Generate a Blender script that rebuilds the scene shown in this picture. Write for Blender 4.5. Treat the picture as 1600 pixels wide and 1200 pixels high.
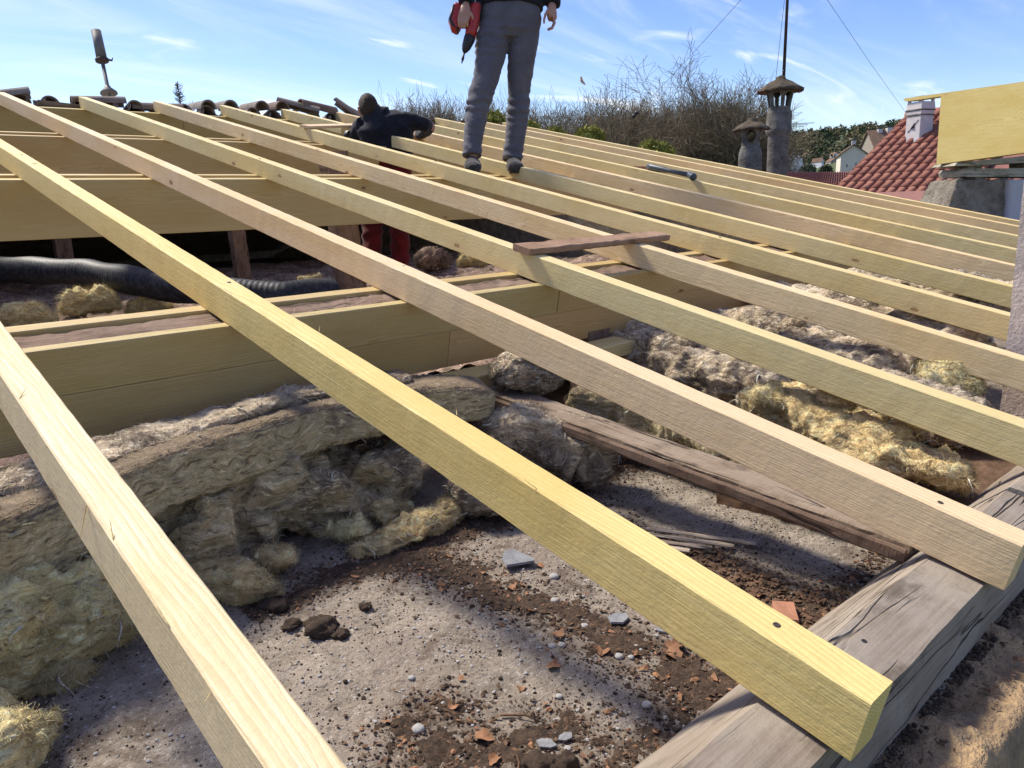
import bpy, bmesh, math, random
import numpy as np
from mathutils import Vector, Matrix
random.seed(7); rng = np.random.default_rng(7)
for o in list(bpy.data.objects): bpy.data.objects.remove(o)
scene = bpy.context.scene; COL = scene.collection
# ------------------------------------------------------------------ camera
# world: X along the purlins, Y up the roof slope, Z up; the lens stands 0.62 m above the roof plane
CM = np.array([[0.7357, 0.1771, 0.6538], [-0.6764, 0.1422, 0.7226], [-0.035, 0.9739, -0.2244]])
cam_d = bpy.data.cameras.new('camera'); cam = bpy.data.objects.new('camera', cam_d); COL.objects.link(cam)
r_, u_, f_ = CM[:, 0], CM[:, 1], CM[:, 2]
cam.matrix_world = Matrix(((r_[0], u_[0], -f_[0], 0), (r_[1], u_[1], -f_[1], 0), (r_[2], u_[2], -f_[2], 0), (0, 0, 0, 1)))
cam_d.sensor_width = 36; cam_d.lens = 36 * 1199.7 / 1600; cam_d.clip_end = 5000; cam_d.clip_start = 0.02
scene.camera = cam
def at(px, py, depth):                       # a point of the photographed place at a known distance
    return CM @ np.array([(px - 800) / 1199.7, (600 - py) / 1199.7, 1.0]) * depth
# ------------------------------------------------------------------ sky and sun
SUN_AZ, SUN_EL = math.radians(-11), math.radians(51)      # azimuth from +Y towards +X
world = bpy.data.worlds.new('World'); scene.world = world; world.use_nodes = True
nt = world.node_tree; nt.nodes.clear()
def wn(t, **k):
    n = nt.nodes.new(t)
    for a, b in k.items(): setattr(n, a, b)
    return n
sky = wn('ShaderNodeTexSky', sky_type='NISHITA', sun_disc=False, sun_elevation=SUN_EL, sun_rotation=SUN_AZ, altitude=200, air_density=1.0, dust_density=0.6, ozone_density=2.2)
tc = wn('ShaderNodeTexCoord'); sep = wn('ShaderNodeSeparateXYZ'); nt.links.new(tc.outputs['Generated'], sep.inputs[0])
addz = wn('ShaderNodeMath', operation='ADD'); addz.inputs[1].default_value = 0.16; nt.links.new(sep.outputs[2], addz.inputs[0])
comb = wn('ShaderNodeCombineXYZ')
for i in (0, 1):
    d = wn('ShaderNodeMath', operation='DIVIDE'); nt.links.new(sep.outputs[i], d.inputs[0]); nt.links.new(addz.outputs[0], d.inputs[1]); nt.links.new(d.outputs[0], comb.inputs[i])
def cloud(scale, rot, stretch, lo, hi, off, dist=1.2, detail=7, rough=.62):
    mp = wn('ShaderNodeMapping'); mp.inputs['Rotation'].default_value = (0, 0, rot); mp.inputs['Scale'].default_value = (scale, scale * stretch, 1); mp.inputs['Location'].default_value = off
    nt.links.new(comb.outputs[0], mp.inputs[0])
    n = wn('ShaderNodeTexNoise'); n.inputs['Scale'].default_value = 1; n.inputs['Detail'].default_value = detail; n.inputs['Roughness'].default_value = rough; n.inputs['Distortion'].default_value = dist
    nt.links.new(mp.outputs[0], n.inputs['Vector'])
    m = wn('ShaderNodeMapRange', interpolation_type='SMOOTHSTEP'); m.inputs[1].default_value = lo; m.inputs[2].default_value = hi
    nt.links.new(n.outputs[0], m.inputs[0]); return m.outputs[0]
c1 = cloud(.55, 1.0, 3.2, .42, .80, (3.1, 1.7, 0)); c2 = cloud(1.15, .62, 2.6, .54, .74, (7.9, 2.2, 0), .7, 7, .52)
s1 = wn('ShaderNodeMath', operation='MULTIPLY'); s1.inputs[1].default_value = .44; nt.links.new(c1, s1.inputs[0])
mx = wn('ShaderNodeMath', operation='MAXIMUM'); nt.links.new(s1.outputs[0], mx.inputs[0]); nt.links.new(c2, mx.inputs[1])
mixc = wn('ShaderNodeMix', data_type='RGBA'); nt.links.new(mx.outputs[0], mixc.inputs[0])
hsv = wn('ShaderNodeHueSaturation'); hsv.inputs['Saturation'].default_value = 1.27; hsv.inputs['Hue'].default_value = .522; hsv.inputs['Value'].default_value = 1.0
nt.links.new(sky.outputs[0], hsv.inputs['Color']); nt.links.new(hsv.outputs[0], mixc.inputs[6]); mixc.inputs[7].default_value = (6.4, 6.7, 7.2, 1)
bg = wn('ShaderNodeBackground'); bg.inputs['Strength'].default_value = 0.095; nt.links.new(mixc.outputs[2], bg.inputs['Color'])
wo = wn('ShaderNodeOutputWorld'); nt.links.new(bg.outputs[0], wo.inputs[0])
sl = bpy.data.lights.new('sun', 'SUN'); sl.energy = 3.1; sl.angle = math.radians(11); sl.color = (1, .93, .81)
sun = bpy.data.objects.new('sun', sl); COL.objects.link(sun)
sd = Vector((math.sin(SUN_AZ) * math.cos(SUN_EL), math.cos(SUN_AZ) * math.cos(SUN_EL), math.sin(SUN_EL)))
sun.rotation_euler = sd.to_track_quat('Z', 'Y').to_euler(); sun.location = sd * 30
vs = scene.view_settings; vs.view_transform = 'Standard'; vs.look = 'None'; vs.gamma = 1; vs.use_curve_mapping = False; vs.exposure = 1.0
# ------------------------------------------------------------------ noise
PERM = rng.permutation(256); PERM = np.concatenate([PERM, PERM, PERM])
GR = rng.normal(size=(256, 3)); GR /= np.linalg.norm(GR, axis=1)[:, None]
def perlin(P):
    P = np.asarray(P, float); I = np.floor(P).astype(int); F = P - I; I &= 255; U = F * F * F * (F * (F * 6 - 15) + 10); out = 0
    for dx in (0, 1):
        for dy in (0, 1):
            for dz in (0, 1):
                h = PERM[PERM[PERM[(I[:, 0] + dx) & 255] + ((I[:, 1] + dy) & 255)] + ((I[:, 2] + dz) & 255)]
                g = (GR[h] * (F - np.array([dx, dy, dz]))).sum(1)
                w = (U[:, 0] if dx else 1 - U[:, 0]) * (U[:, 1] if dy else 1 - U[:, 1]) * (U[:, 2] if dz else 1 - U[:, 2])
                out = out + g * w
    return out
def fbm(P, octv=4, gain=.5, lac=2.03):
    P = np.asarray(P, float); a = 1; s = 0
    for k in range(octv): s = s + a * perlin(P + 17.3 * k); P = P * lac; a *= gain
    return s
def ridged(P, octv=4, gain=.5):
    P = np.asarray(P, float); a = 1; s = 0
    for k in range(octv): s = s + a * (1 - 2 * np.abs(perlin(P + 11.7 * k))); P = P * 2.1; a *= gain
    return s
# ------------------------------------------------------------------ object helpers
def tag(o, label=None, cat=None, group=None, kind=None):
    if label: o['label'] = label
    if cat: o['category'] = cat
    if group: o['group'] = group
    if kind: o['kind'] = kind
    return o
def setparent(o, p):
    o.parent = p; o.matrix_parent_inverse = p.matrix_basis.inverted()
def mesh(name, V, Fc, mat=None, smooth=True):
    me = bpy.data.meshes.new(name); me.from_pydata([tuple(v) for v in V] if not isinstance(V, np.ndarray) else V.tolist(), [], Fc if not isinstance(Fc, np.ndarray) else Fc.tolist())
    me.polygons.foreach_set('use_smooth', [smooth] * len(me.polygons))
    if mat: me.materials.append(mat)
    me.update(); return me
def obj(name, me, parent=None, loc=None, M=None):
    o = bpy.data.objects.new(name, me); COL.objects.link(o)
    if M is not None: o.matrix_basis = M
    if loc is not None: o.location = loc
    if parent: setparent(o, parent)
    return o
def empty(name, loc, rz=0, label=None, cat=None, group=None):
    o = bpy.data.objects.new(name, None); COL.objects.link(o); o.empty_display_size = .1
    o.matrix_basis = Matrix.Translation(Vector(loc)) @ Matrix.Rotation(rz, 4, 'Z'); return tag(o, label, cat, group)
def frame(x, up=(0, 0, 1)):
    x = Vector(x).normalized(); up = Vector(up); y = up.cross(x)
    if y.length < 1e-5: y = Vector((0, 1, 0)).cross(x)
    y.normalize(); z = x.cross(y); return x, y, z
def mat4(x, y, z, o): return Matrix(((x[0], y[0], z[0], o[0]), (x[1], y[1], z[1], o[1]), (x[2], y[2], z[2], o[2]), (0, 0, 0, 1)))
class MB:
    def __init__(s): s.v = []; s.f = []
    def add(s, V, Fc):
        k = len(s.v); s.v += [tuple(map(float, v)) for v in V]; s.f += [tuple(i + k for i in f) for f in Fc]; return s
    def box(s, c, d, M=None):
        P = [Vector((c[0] + a * d[0] / 2, c[1] + b * d[1] / 2, c[2] + e * d[2] / 2)) for a in (-1, 1) for b in (-1, 1) for e in (-1, 1)]
        if M is not None: P = [M @ p for p in P]
        return s.add(P, [(0, 1, 3, 2), (4, 6, 7, 5), (0, 4, 5, 1), (2, 3, 7, 6), (0, 2, 6, 4), (1, 5, 7, 3)])
    def tube(s, pts, rad, n=12, caps=True, up=(0, 0, 1), sq=2.0):
        pts = [Vector(p) for p in pts]; m = len(pts); rings = []; prev = None
        for i, p in enumerate(pts):
            t = (pts[min(i + 1, m - 1)] - pts[max(i - 1, 0)])
            if t.length < 1e-9: t = Vector((0, 0, 1))
            t.normalize()
            if prev is None:
                x, y, z = frame(t, up if abs(Vector(up).normalized().dot(t)) < .95 else (0, 1, 0)); prev = y
            y = (prev - t * prev.dot(t)).normalized(); prev = y; z = t.cross(y)
            r = rad[i] if isinstance(rad, (list, tuple)) else rad
            a, b = r if isinstance(r, (list, tuple)) else (r, r); ring = []
            for k in range(n):
                th = 2 * math.pi * k / n; c, si = math.cos(th), math.sin(th)
                if sq != 2: c = math.copysign(abs(c) ** (2 / sq), c); si = math.copysign(abs(si) ** (2 / sq), si)
                ring.append(p + y * (a * c) + z * (b * si))
            rings.append(ring)
        V = [v for rg in rings for v in rg]; Fc = []
        for i in range(m - 1):
            for k in range(n):
                k2 = (k + 1) % n; Fc.append((i * n + k, i * n + k2, (i + 1) * n + k2, (i + 1) * n + k))
        if caps: Fc.append(tuple(range(n - 1, -1, -1))); Fc.append(tuple((m - 1) * n + k for k in range(n)))
        return s.add(V, Fc)
    def lathe(s, prof, n=24, c=(0, 0), caps=False):
        V = [(c[0] + r * math.cos(2 * math.pi * k / n), c[1] + r * math.sin(2 * math.pi * k / n), z) for r, z in prof for k in range(n)]
        Fc = [(i * n + k, i * n + (k + 1) % n, (i + 1) * n + (k + 1) % n, (i + 1) * n + k) for i in range(len(prof) - 1) for k in range(n)]
        if caps: Fc += [tuple(range(n - 1, -1, -1)), tuple((len(prof) - 1) * n + k for k in range(n))]
        return s.add(V, Fc)
    def mesh(s, name, mat=None, smooth=False): return mesh(name, s.v, s.f, mat, smooth)
    def build(s, name, mat=None, parent=None, smooth=False, M=None, bevel=0):
        me = s.mesh(name, mat, smooth)
        if bevel:
            bm = bmesh.new(); bm.from_mesh(me); bmesh.ops.bevel(bm, geom=bm.edges[:], offset=bevel, segments=2, affect='EDGES', profile=.6); bm.to_mesh(me); bm.free()
        return obj(name, me, parent, M=M)
# ------------------------------------------------------------------ materials
MATS = {}
class N:
    def __init__(s, name, rough=.8, spec=.25):
        s.m = bpy.data.materials.new(name); s.m.use_nodes = True; s.t = s.m.node_tree; s.b = s.t.nodes['Principled BSDF']
        s.b.inputs['Roughness'].default_value = rough; s.b.inputs['Specular IOR Level'].default_value = spec; MATS[name] = s.m
        s.tc = s.t.nodes.new('ShaderNodeTexCoord')
    def n(s, t, **k):
        q = s.t.nodes.new(t)
        for a, b in k.items(): setattr(q, a, b)
        return q
    def l(s, a, b): s.t.links.new(a, b); return s
    def val(s, sock, v):
        if hasattr(v, 'is_output') or hasattr(v, 'links'): s.l(v, sock)
        else: sock.default_value = v
    def map(s, scale=(1, 1, 1), src='Object', loc=None):
        m = s.n('ShaderNodeMapping'); m.inputs['Scale'].default_value = scale; s.l(s.tc.outputs[src], m.inputs[0])
        if loc is not None: s.val(m.inputs['Location'], loc)
        return m.outputs[0]
    def noise(s, vec, scale=5, detail=4, rough=.55, dist=0):
        q = s.n('ShaderNodeTexNoise'); q.inputs['Scale'].default_value = scale; q.inputs['Detail'].default_value = detail; q.inputs['Roughness'].default_value = rough; q.inputs['Distortion'].default_value = dist
        if vec is not None: s.l(vec, q.inputs['Vector'])
        return q.outputs[0]
    def voro(s, vec, scale=5, out='Distance', feature='F1', rnd=1):
        q = s.n('ShaderNodeTexVoronoi', feature=feature); q.inputs['Scale'].default_value = scale; q.inputs['Randomness'].default_value = rnd; s.l(vec, q.inputs['Vector']); return q.outputs[out]
    def rng(s, v, a, b, c=0., d=1., sm=True):
        q = s.n('ShaderNodeMapRange'); q.interpolation_type = 'SMOOTHSTEP' if sm else 'LINEAR'
        for i, w in enumerate((v, a, b, c, d)): s.val(q.inputs[i], w)
        return q.outputs[0]
    def math(s, op, a, b=0., c=None):
        q = s.n('ShaderNodeMath', operation=op); s.val(q.inputs[0], a); s.val(q.inputs[1], b)
        if c is not None: s.val(q.inputs[2], c)
        return q.outputs[0]
    def mix(s, f, a, b, mode='MIX'):
        q = s.n('ShaderNodeMix', data_type='RGBA', blend_type=mode); s.val(q.inputs[0], f)
        for k, w in ((6, a), (7, b)):
            if isinstance(w, (tuple, list)): q.inputs[k].default_value = (*w[:3], 1)
            else: s.l(w, q.inputs[k])
        return q.outputs[2]
    def bump(s, h, strength=.3, dist=.01, prev=None):
        q = s.n('ShaderNodeBump'); q.inputs['Strength'].default_value = strength; q.inputs['Distance'].default_value = dist; s.l(h, q.inputs['Height'])
        if prev is not None: s.l(prev, q.inputs['Normal'])
        return q.outputs[0]
    def done(s, col=None, nrm=None, rough=None):
        if col is not None:
            if isinstance(col, (tuple, list)): s.b.inputs['Base Color'].default_value = (*col[:3], 1)
            else: s.l(col, s.b.inputs['Base Color'])
        if nrm is not None: s.l(nrm, s.b.inputs['Normal'])
        if rough is not None: s.val(s.b.inputs['Roughness'], rough)
        return s.m
def simple(name, col, rough=.8, var=.25, scale=6, bump=.3, bdist=.01, spec=.25, col2=None, src='Object'):
    q = N(name, rough, spec); v = q.map(src=src); a = q.noise(v, scale, 6, .6); b = q.noise(v, scale * 7.3, 4, .6)
    c2 = col2 or tuple(c * (1 - var) for c in col)
    f = q.rng(q.math('ADD', q.math('MULTIPLY', a, .65), q.math('MULTIPLY', b, .35)), .34, .66)
    return q.done(q.mix(f, c2, col), q.bump(q.math('ADD', a, b), bump, bdist))
def wood_new():
    q = N('new_pine', .55, .4); oi = q.n('ShaderNodeObjectInfo'); rnd = oi.outputs['Random']
    off = q.n('ShaderNodeCombineXYZ'); q.l(q.math('MULTIPLY', rnd, 37.0), off.inputs[0]); q.l(q.math('MULTIPLY', rnd, 11.0), off.inputs[1]); q.l(q.math('MULTIPLY', rnd, 5.0), off.inputs[2])
    base = q.n('ShaderNodeVectorMath', operation='ADD'); q.l(q.tc.outputs['Object'], base.inputs[0]); q.l(off.outputs[0], base.inputs[1]); P = base.outputs[0]
    def mp(sc):
        m = q.n('ShaderNodeMapping'); m.inputs['Scale'].default_value = sc; q.l(P, m.inputs[0]); return m.outputs[0]
    # knots: sparse cells, ellipses on the faces
    kv = mp((3.6, 8, 8)); kd = q.voro(kv, 1.0); kc = q.voro(kv, 1.0, 'Color'); sp = q.n('ShaderNodeSeparateColor'); q.l(kc, sp.inputs[0])
    sel = q.math('GREATER_THAN', sp.outputs[0], .36)
    kd2 = q.math('ADD', kd, q.math('MULTIPLY', q.math('SUBTRACT', q.noise(mp((30, 30, 30)), 1, 3), .5), .05))
    knot = q.math('MULTIPLY', q.rng(kd2, .035, .055, 1, 0), sel); kring = q.math('MULTIPLY', q.math('MULTIPLY', q.rng(kd2, .07, .085, 1, 0), q.rng(kd2, .035, .06, .25, 1)), sel); halo = q.math('MULTIPLY', q.rng(kd, .06, .34, 1, 0), sel)
    # growth rings about a pith that wanders
    sx = q.n('ShaderNodeSeparateXYZ'); q.l(q.tc.outputs['Object'], sx.inputs[0])
    py = q.math('ADD', q.math('SUBTRACT', q.math('MULTIPLY', rnd, .16), .06), q.math('MULTIPLY', q.math('SUBTRACT', q.noise(mp((.7, .2, .2)), 1, 2), .5), .10))
    pz = q.math('ADD', q.math('SUBTRACT', .05, q.math('MULTIPLY', rnd, .2)), q.math('MULTIPLY', q.math('SUBTRACT', q.noise(mp((.5, .1, .3)), 1.3, 2), .5), .10))
    dy = q.math('SUBTRACT', sx.outputs[1], py); dz = q.math('SUBTRACT', sx.outputs[2], pz)
    rad = q.math('SQRT', q.math('ADD', q.math('MULTIPLY', dy, dy), q.math('MULTIPLY', dz, dz)))
    rad = q.math('ADD', rad, q.math('MULTIPLY', q.math('SUBTRACT', q.noise(mp((2.2, 9, 9)), 1, 4, .6), .5), .016)); rad = q.math('ADD', rad, q.math('MULTIPLY', halo, .012))
    ph = q.math('FRACT', q.math('MULTIPLY', rad, 210.0)); ring = q.math('POWER', ph, 2.2); ring = q.math('MULTIPLY', ring, q.rng(ph, .9, 1.0, 1, 0))
    fib = q.noise(mp((9, 260, 260)), 1, 3, .6); blot = q.noise(mp((1.4, 5, 5)), 1, 4, .55, .4); saw = q.noise(mp((190, 4, 4)), 1, 2, .5)
    light = (.80, .665, .40); dark = (.50, .375, .18)
    col = q.mix(q.math('MULTIPLY', ring, .8), light, dark)
    col = q.mix(q.math('MULTIPLY', q.rng(fib, .32, .66), .5), col, (.62, .465, .225))
    col = q.mix(q.math('MULTIPLY', q.rng(blot, .42, .68), .62), col, (.63, .46, .19))
    col = q.mix(q.math('MULTIPLY', q.rng(q.noise(mp((.9, 3, 3)), 1.7, 3, .5), .5, .78), .30), col, (.68, .50, .31))
    col = q.mix(1.0, col, oi.outputs['Color'], 'MULTIPLY')
    col = q.mix(q.math('MULTIPLY', halo, .16), col, (.5, .32, .14)); col = q.mix(q.math('MULTIPLY', kring, .75), col, (.27, .13, .05)); col = q.mix(q.math('MULTIPLY', knot, .8), col, (.16, .075, .035))
    # stray marks: grey handling smudges, small dark flecks
    sm = q.rng(q.noise(mp((5, 3, 9)), 1, 5, .65, .8), .66, .80); col = q.mix(q.math('MULTIPLY', sm, .35), col, (.24, .22, .18))
    fl = q.rng(q.voro(mp((45, 110, 110)), 1.0), .05, .12, 1, 0); fs = q.n('ShaderNodeSeparateColor'); q.l(q.voro(mp((45, 110, 110)), 1.0, 'Color'), fs.inputs[0]); fl = q.math('MULTIPLY', fl, q.math('GREATER_THAN', fs.outputs[1], .9))
    col = q.mix(q.math('MULTIPLY', fl, .6), col, (.2, .12, .06))
    b = q.bump(fib, .6, .0016); b = q.bump(saw, .07, .0008, b); b = q.bump(q.noise(mp((60, 90, 90)), 1, 4, .7), .55, .002, b)
    return q.done(col, b, q.rng(fib, .3, .7, .55, .78))
def wood_old():
    q = N('old_timber', .9, .15); oi = q.n('ShaderNodeObjectInfo'); base = q.n('ShaderNodeVectorMath', operation='ADD'); q.l(q.tc.outputs['Object'], base.inputs[0]); q.l(q.math('MULTIPLY', oi.outputs['Random'], 23.0), base.inputs[1]); P = base.outputs[0]
    def mp(sc):
        m = q.n('ShaderNodeMapping'); m.inputs['Scale'].default_value = sc; q.l(P, m.inputs[0]); return m.outputs[0]
    g = q.noise(mp((7, 150, 150)), 1, 4, .6, .2); blot = q.noise(mp((5, 9, 9)), 1, 6, .65, .5); cr = q.noise(mp((1.6, 26, 26)), 1, 2, .5, .2)
    crack = q.rng(q.math('ABSOLUTE', q.math('SUBTRACT', cr, .5)), .0, .019, 1, 0); crack = q.math('MULTIPLY', crack, q.rng(q.noise(mp((1.2, 6, 6)), 1.4, 2), .43, .53))
    col = q.mix(q.rng(g, .25, .75), (.265, .215, .165), (.37, .315, .25)); col = q.mix(q.math('MULTIPLY', q.rng(blot, .4, .68), .7), col, (.44, .39, .32)); col = q.mix(q.math('MULTIPLY', q.rng(q.noise(mp((4, 6, 6)), 1.7, 6, .65), .50, .70), .75), col, (.10, .078, .058))
    col = q.mix(1.0, col, oi.outputs['Color'], 'MULTIPLY'); col = q.mix(q.math('MULTIPLY', crack, .9), col, (.03, .022, .018))
    b = q.bump(g, .45, .002); b = q.bump(q.math('MULTIPLY', crack, -1.0), .9, .005, b); b = q.bump(q.noise(mp((160, 24, 24)), 1, 3), .6, .0025, b); b = q.bump(q.noise(mp((70, 70, 70)), 1, 4, .7), .5, .002, b)
    return q.done(col, b)
def wool(name, light, mid, dirt, dirtamt, top=0.):
    q = N(name, .95, .05); v = q.map()
    warp = q.n('ShaderNodeTexNoise'); warp.inputs['Scale'].default_value = 9; warp.inputs['Detail'].default_value = 3; q.l(v, warp.inputs['Vector'])
    wv = q.n('ShaderNodeVectorMath', operation='MULTIPLY_ADD'); q.l(warp.outputs['Color'], wv.inputs[0]); wv.inputs[1].default_value = (.10, .10, .10); q.l(v, wv.inputs[2]); W = wv.outputs[0]
    big = q.noise(v, 5.5, 5, .6, .4); m = q.noise(W, 22, 5, .65, .15); fine = q.noise(W, 120, 4, .7, .3)
    mpz = q.n('ShaderNodeMapping'); mpz.inputs['Scale'].default_value = (9, 9, 70); q.l(W, mpz.inputs[0]); lay = q.noise(mpz.outputs[0], 1, 4, .6)
    col = q.mix(q.rng(m, .32, .68), mid, light); col = q.mix(q.math('MULTIPLY', q.rng(lay, .42, .62), .35), col, tuple(c * .62 for c in mid))
    col = q.mix(q.math('MULTIPLY', q.rng(q.math('ADD', q.math('MULTIPLY', big, .7), q.math('MULTIPLY', m, .3)), .62 - dirtamt * .3, .74 - dirtamt * .3), .86), col, dirt)
    mps = q.n('ShaderNodeMapping'); mps.inputs['Scale'].default_value = (26, 26, 150); mps.inputs['Rotation'].default_value = (.25, .3, .2); q.l(W, mps.inputs[0]); st = q.noise(mps.outputs[0], 1, 4, .65, .15); col = q.mix(q.math('MULTIPLY', q.rng(st, .52, .68), .8), col, tuple(min(1, c * 1.35 + .06) for c in light)); col = q.mix(q.math('MULTIPLY', q.rng(st, .47, .32), .8), col, tuple(c * .5 for c in dirt))
    sp = q.rng(q.voro(v, 95), .08, .2, 1, 0); col = q.mix(q.math('MULTIPLY', sp, .4), col, (.09, .065, .045))
    if top: gn = q.n('ShaderNodeNewGeometry'); sn = q.n('ShaderNodeSeparateXYZ'); q.l(gn.outputs['Normal'], sn.inputs[0]); col = q.mix(q.math('MULTIPLY', q.rng(q.math('ADD', sn.outputs[2], q.math('MULTIPLY', m, .5)), .55, .95), top), col, tuple(c * .9 for c in dirt))
    b = q.bump(m, .9, .02); b = q.bump(lay, .6, .010, b); b = q.bump(fine, 1.0, .008, b)
    q.b.inputs['Subsurface Weight'].default_value = .22; q.b.inputs['Subsurface Radius'].default_value = (.012, .009, .005); q.b.inputs['Subsurface Scale'].default_value = 1.0
    return q.done(col, b)
WOOD = wood_new(); OLD = wood_old()
WOOL_Y = wool('yellow_wool', (.86, .68, .36), (.68, .48, .21), (.25, .17, .11), .25)
WOOL_G = wool('dirty_wool', (.74, .61, .44), (.52, .41, .28), (.18, .14, .105), .55)
WOOL_S = wool('slab_wool', (.66, .56, .35), (.52, .42, .23), (.22, .165, .12), .32, .85)
WOOL_P = wool('pale_wool', (.88, .76, .42), (.76, .60, .27), (.40, .28, .16), .15)
WOOL_W = wool('wool_wisps', (.78, .72, .58), (.66, .56, .36), (.40, .32, .22), .1)
WOOL_B = wool('brown_wool', (.46, .34, .26), (.32, .22, .165), (.15, .105, .08), .6)
def floor_mat():
    q = N('dusty_slab', .93, .12); v = q.map(); a = q.noise(v, 3.2, 7, .62, .3); b = q.noise(v, 17, 6, .66); c = q.noise(v, 90, 5, .7); d = q.noise(v, 7, 5, .6, .8)
    at_ = q.n('ShaderNodeAttribute'); at_.attribute_name = 'dirt'; col = q.mix(q.rng(b, .3, .7), (.24, .20, .155), (.41, .345, .275)); col = q.mix(q.math('MULTIPLY', q.rng(a, .46, .66), .75), col, (.30, .245, .195))
    col = q.mix(q.math('MULTIPLY', q.rng(d, .54, .7), .8), col, (.125, .09, .066)); col = q.mix(q.math('MULTIPLY', q.rng(c, .55, .68), .85), col, (.10, .08, .062)); col = q.mix(q.math('MULTIPLY', q.rng(c, .43, .32), .6), col, (.66, .62, .55)); e_ = q.noise(v, 260, 3, .7); col = q.mix(q.math('MULTIPLY', q.rng(e_, .56, .66), .6), col, (.13, .10, .08))
    dm = q.math('MULTIPLY', at_.outputs['Fac'], q.rng(q.noise(v, 30, 5, .65), .32, .58)); col = q.mix(q.math('MULTIPLY', dm, .85), col, (.115, .078, .052)); nb = q.bump(b, .7, .014); nb = q.bump(c, 1.0, .009, nb); return q.done(col, nb)
FLOOR = floor_mat()
LITTER = simple('litter_drift', (.20, .13, .085), .95, .5, 70, 1.0, .012, col2=(.06, .042, .03))
SOIL = simple('soil', (.085, .058, .04), .95, .5, 60, .9, .004); SOIL2 = simple('brown_litter', (.17, .10, .06), .9, .5, 50, .6, .003)
LEAF = simple('dead_leaf', (.34, .17, .085), .75, .45, 40, .4, .002); STONE = simple('pebble', (.44, .42, .39), .85, .3, 40, .4, .002); SLATE = simple('slate', (.27, .27, .275), .7, .35, 20, .5, .003)
BRICK = simple('terracotta_chip', (.42, .2, .12), .9, .3, 30, .4, .002)
PLASTER = simple('grey_plaster', (.72, .585, .49), .92, .22, 14, .6, .006, col2=(.52, .42, .35)); MORTAR = simple('sandy_mortar', (.46, .31, .165), .95, .45, 11, .9, .015, col2=(.24, .17, .105))
RENDERW = simple('rough_render', (.38, .34, .27), .95, .4, 13, 1.0, .03, col2=(.20, .17, .13)); WALLPALE = simple('smooth_lilac_render', (.47, .46, .48), .9, .08, 3, .2, .004)
CHIMC = simple('weathered_cement', (.215, .20, .175), .93, .5, 6, .9, .014, col2=(.075, .07, .06)); CHIMCAP = simple('lichen_cap', (.16, .12, .075), .95, .5, 11, .9, .02, col2=(.045, .04, .033))
WHITEC = simple('white_chimney_paint', (.62, .58, .56), .85, .16, 4, .3, .01); LEAD = simple('lead_flashing', (.25, .28, .31), .6, .2, 5, .2, .01)
def tile_mat(name, c1, c2, c3):
    q = N(name, .82, .2); oi = q.n('ShaderNodeObjectInfo'); v = q.map(); a = q.noise(v, 7, 5, .6); b = q.noise(v, 40, 4, .6)
    col = q.mix(oi.outputs['Random'], c1, c2); col = q.mix(q.math('MULTIPLY', q.rng(a, .45, .7), .55), col, c3); return q.done(col, q.bump(b, .4, .006))
TILE = tile_mat('red_clay', (.25, .095, .065), (.35, .155, .105), (.15, .07, .055)); TILEOLD = tile_mat('old_clay', (.20, .125, .085), (.25, .22, .19), (.075, .065, .055)); TILEDK = tile_mat('far_clay', (.24, .10, .08), (.27, .13, .10), (.17, .09, .08))
METAL = N('steel', .35, .5); METAL.b.inputs['Metallic'].default_value = 1; METAL = METAL.done((.42, .43, .45)); DARKMET = simple('painted_mast', (.07, .05, .045), .6, .3, 20, .2, .003); ZINC = simple('dull_zinc', (.20, .185, .165), .6, .4, 9, .3, .004)
REDP = simple('red_plastic', (.42, .028, .02), .42, .25, 30, .1, .001, .5); BLACKP = simple('black_plastic', (.022, .023, .025), .5, .3, 30, .2, .001, .4); BLUEBLK = simple('hammer_steel', (.06, .07, .09), .4, .3, 30, .2, .001, .5)
def cloth(name, c, c2, sc=14):
    q = N(name, .92, .12); v = q.map(); a = q.noise(v, sc, 5, .6, .5); b = q.noise(v, 420, 2, .5); s = q.noise(v, 5, 4, .6)
    col = q.mix(q.rng(a, .35, .68), c2, c); col = q.mix(q.math('MULTIPLY', q.rng(s, .56, .74), .5), col, tuple(x * .5 for x in c2)); q.b.inputs['Sheen Weight'].default_value = .15
    return q.done(col, q.bump(b, .25, .001, q.bump(a, .35, .012)))
JEANS = cloth('grey_trousers', (.125, .12, .132), (.098, .094, .108), 5); NAVY = cloth('navy_fabric', (.018, .019, .028), (.010, .011, .017)); REDT = cloth('red_trousers', (.13, .010, .010), (.07, .008, .008)); SHOE = cloth('worn_shoe', (.075, .065, .055), (.035, .03, .027), 40); SOLE = simple('shoe_sole', (.05, .045, .04), .8, .3, 40, .3, .002)
SKIN = simple('skin', (.46, .25, .17), .55, .15, 25, .15, .002, .35); HAIR = simple('short_hair', (.055, .036, .022), .7, .4, 160, .8, .003); EYE = simple('eye_white', (.7, .68, .64), .3, .05, 20, 0, .001, .5)
BARK = simple('bark', (.115, .088, .065), .9, .35, 3, .5, .02); TWIG = simple('twigs', (.215, .17, .11), .9, .3, 1, .2, .01); BUD = simple('bud_leaves', (.20, .17, .085), .8, .4, 2, .2, .01); GREEN = simple('spring_leaves', (.36, .34, .075), .75, .4, 3, .2, .01); DKGREEN = simple('dark_leaves', (.05, .075, .03), .8, .4, 3, .2, .01)
WOOL_K = wool('hollow_wool', (.74, .60, .38), (.55, .42, .23), (.17, .125, .09), .45)
GRASS = simple('grass_ground', (.11, .145, .045), .95, .4, .08, .4, .05, col2=(.07, .085, .035)); HILLM = simple('hill_ground', (.09, .115, .05), .95, .4, .03, .4, .2, col2=(.05, .06, .032))
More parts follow.
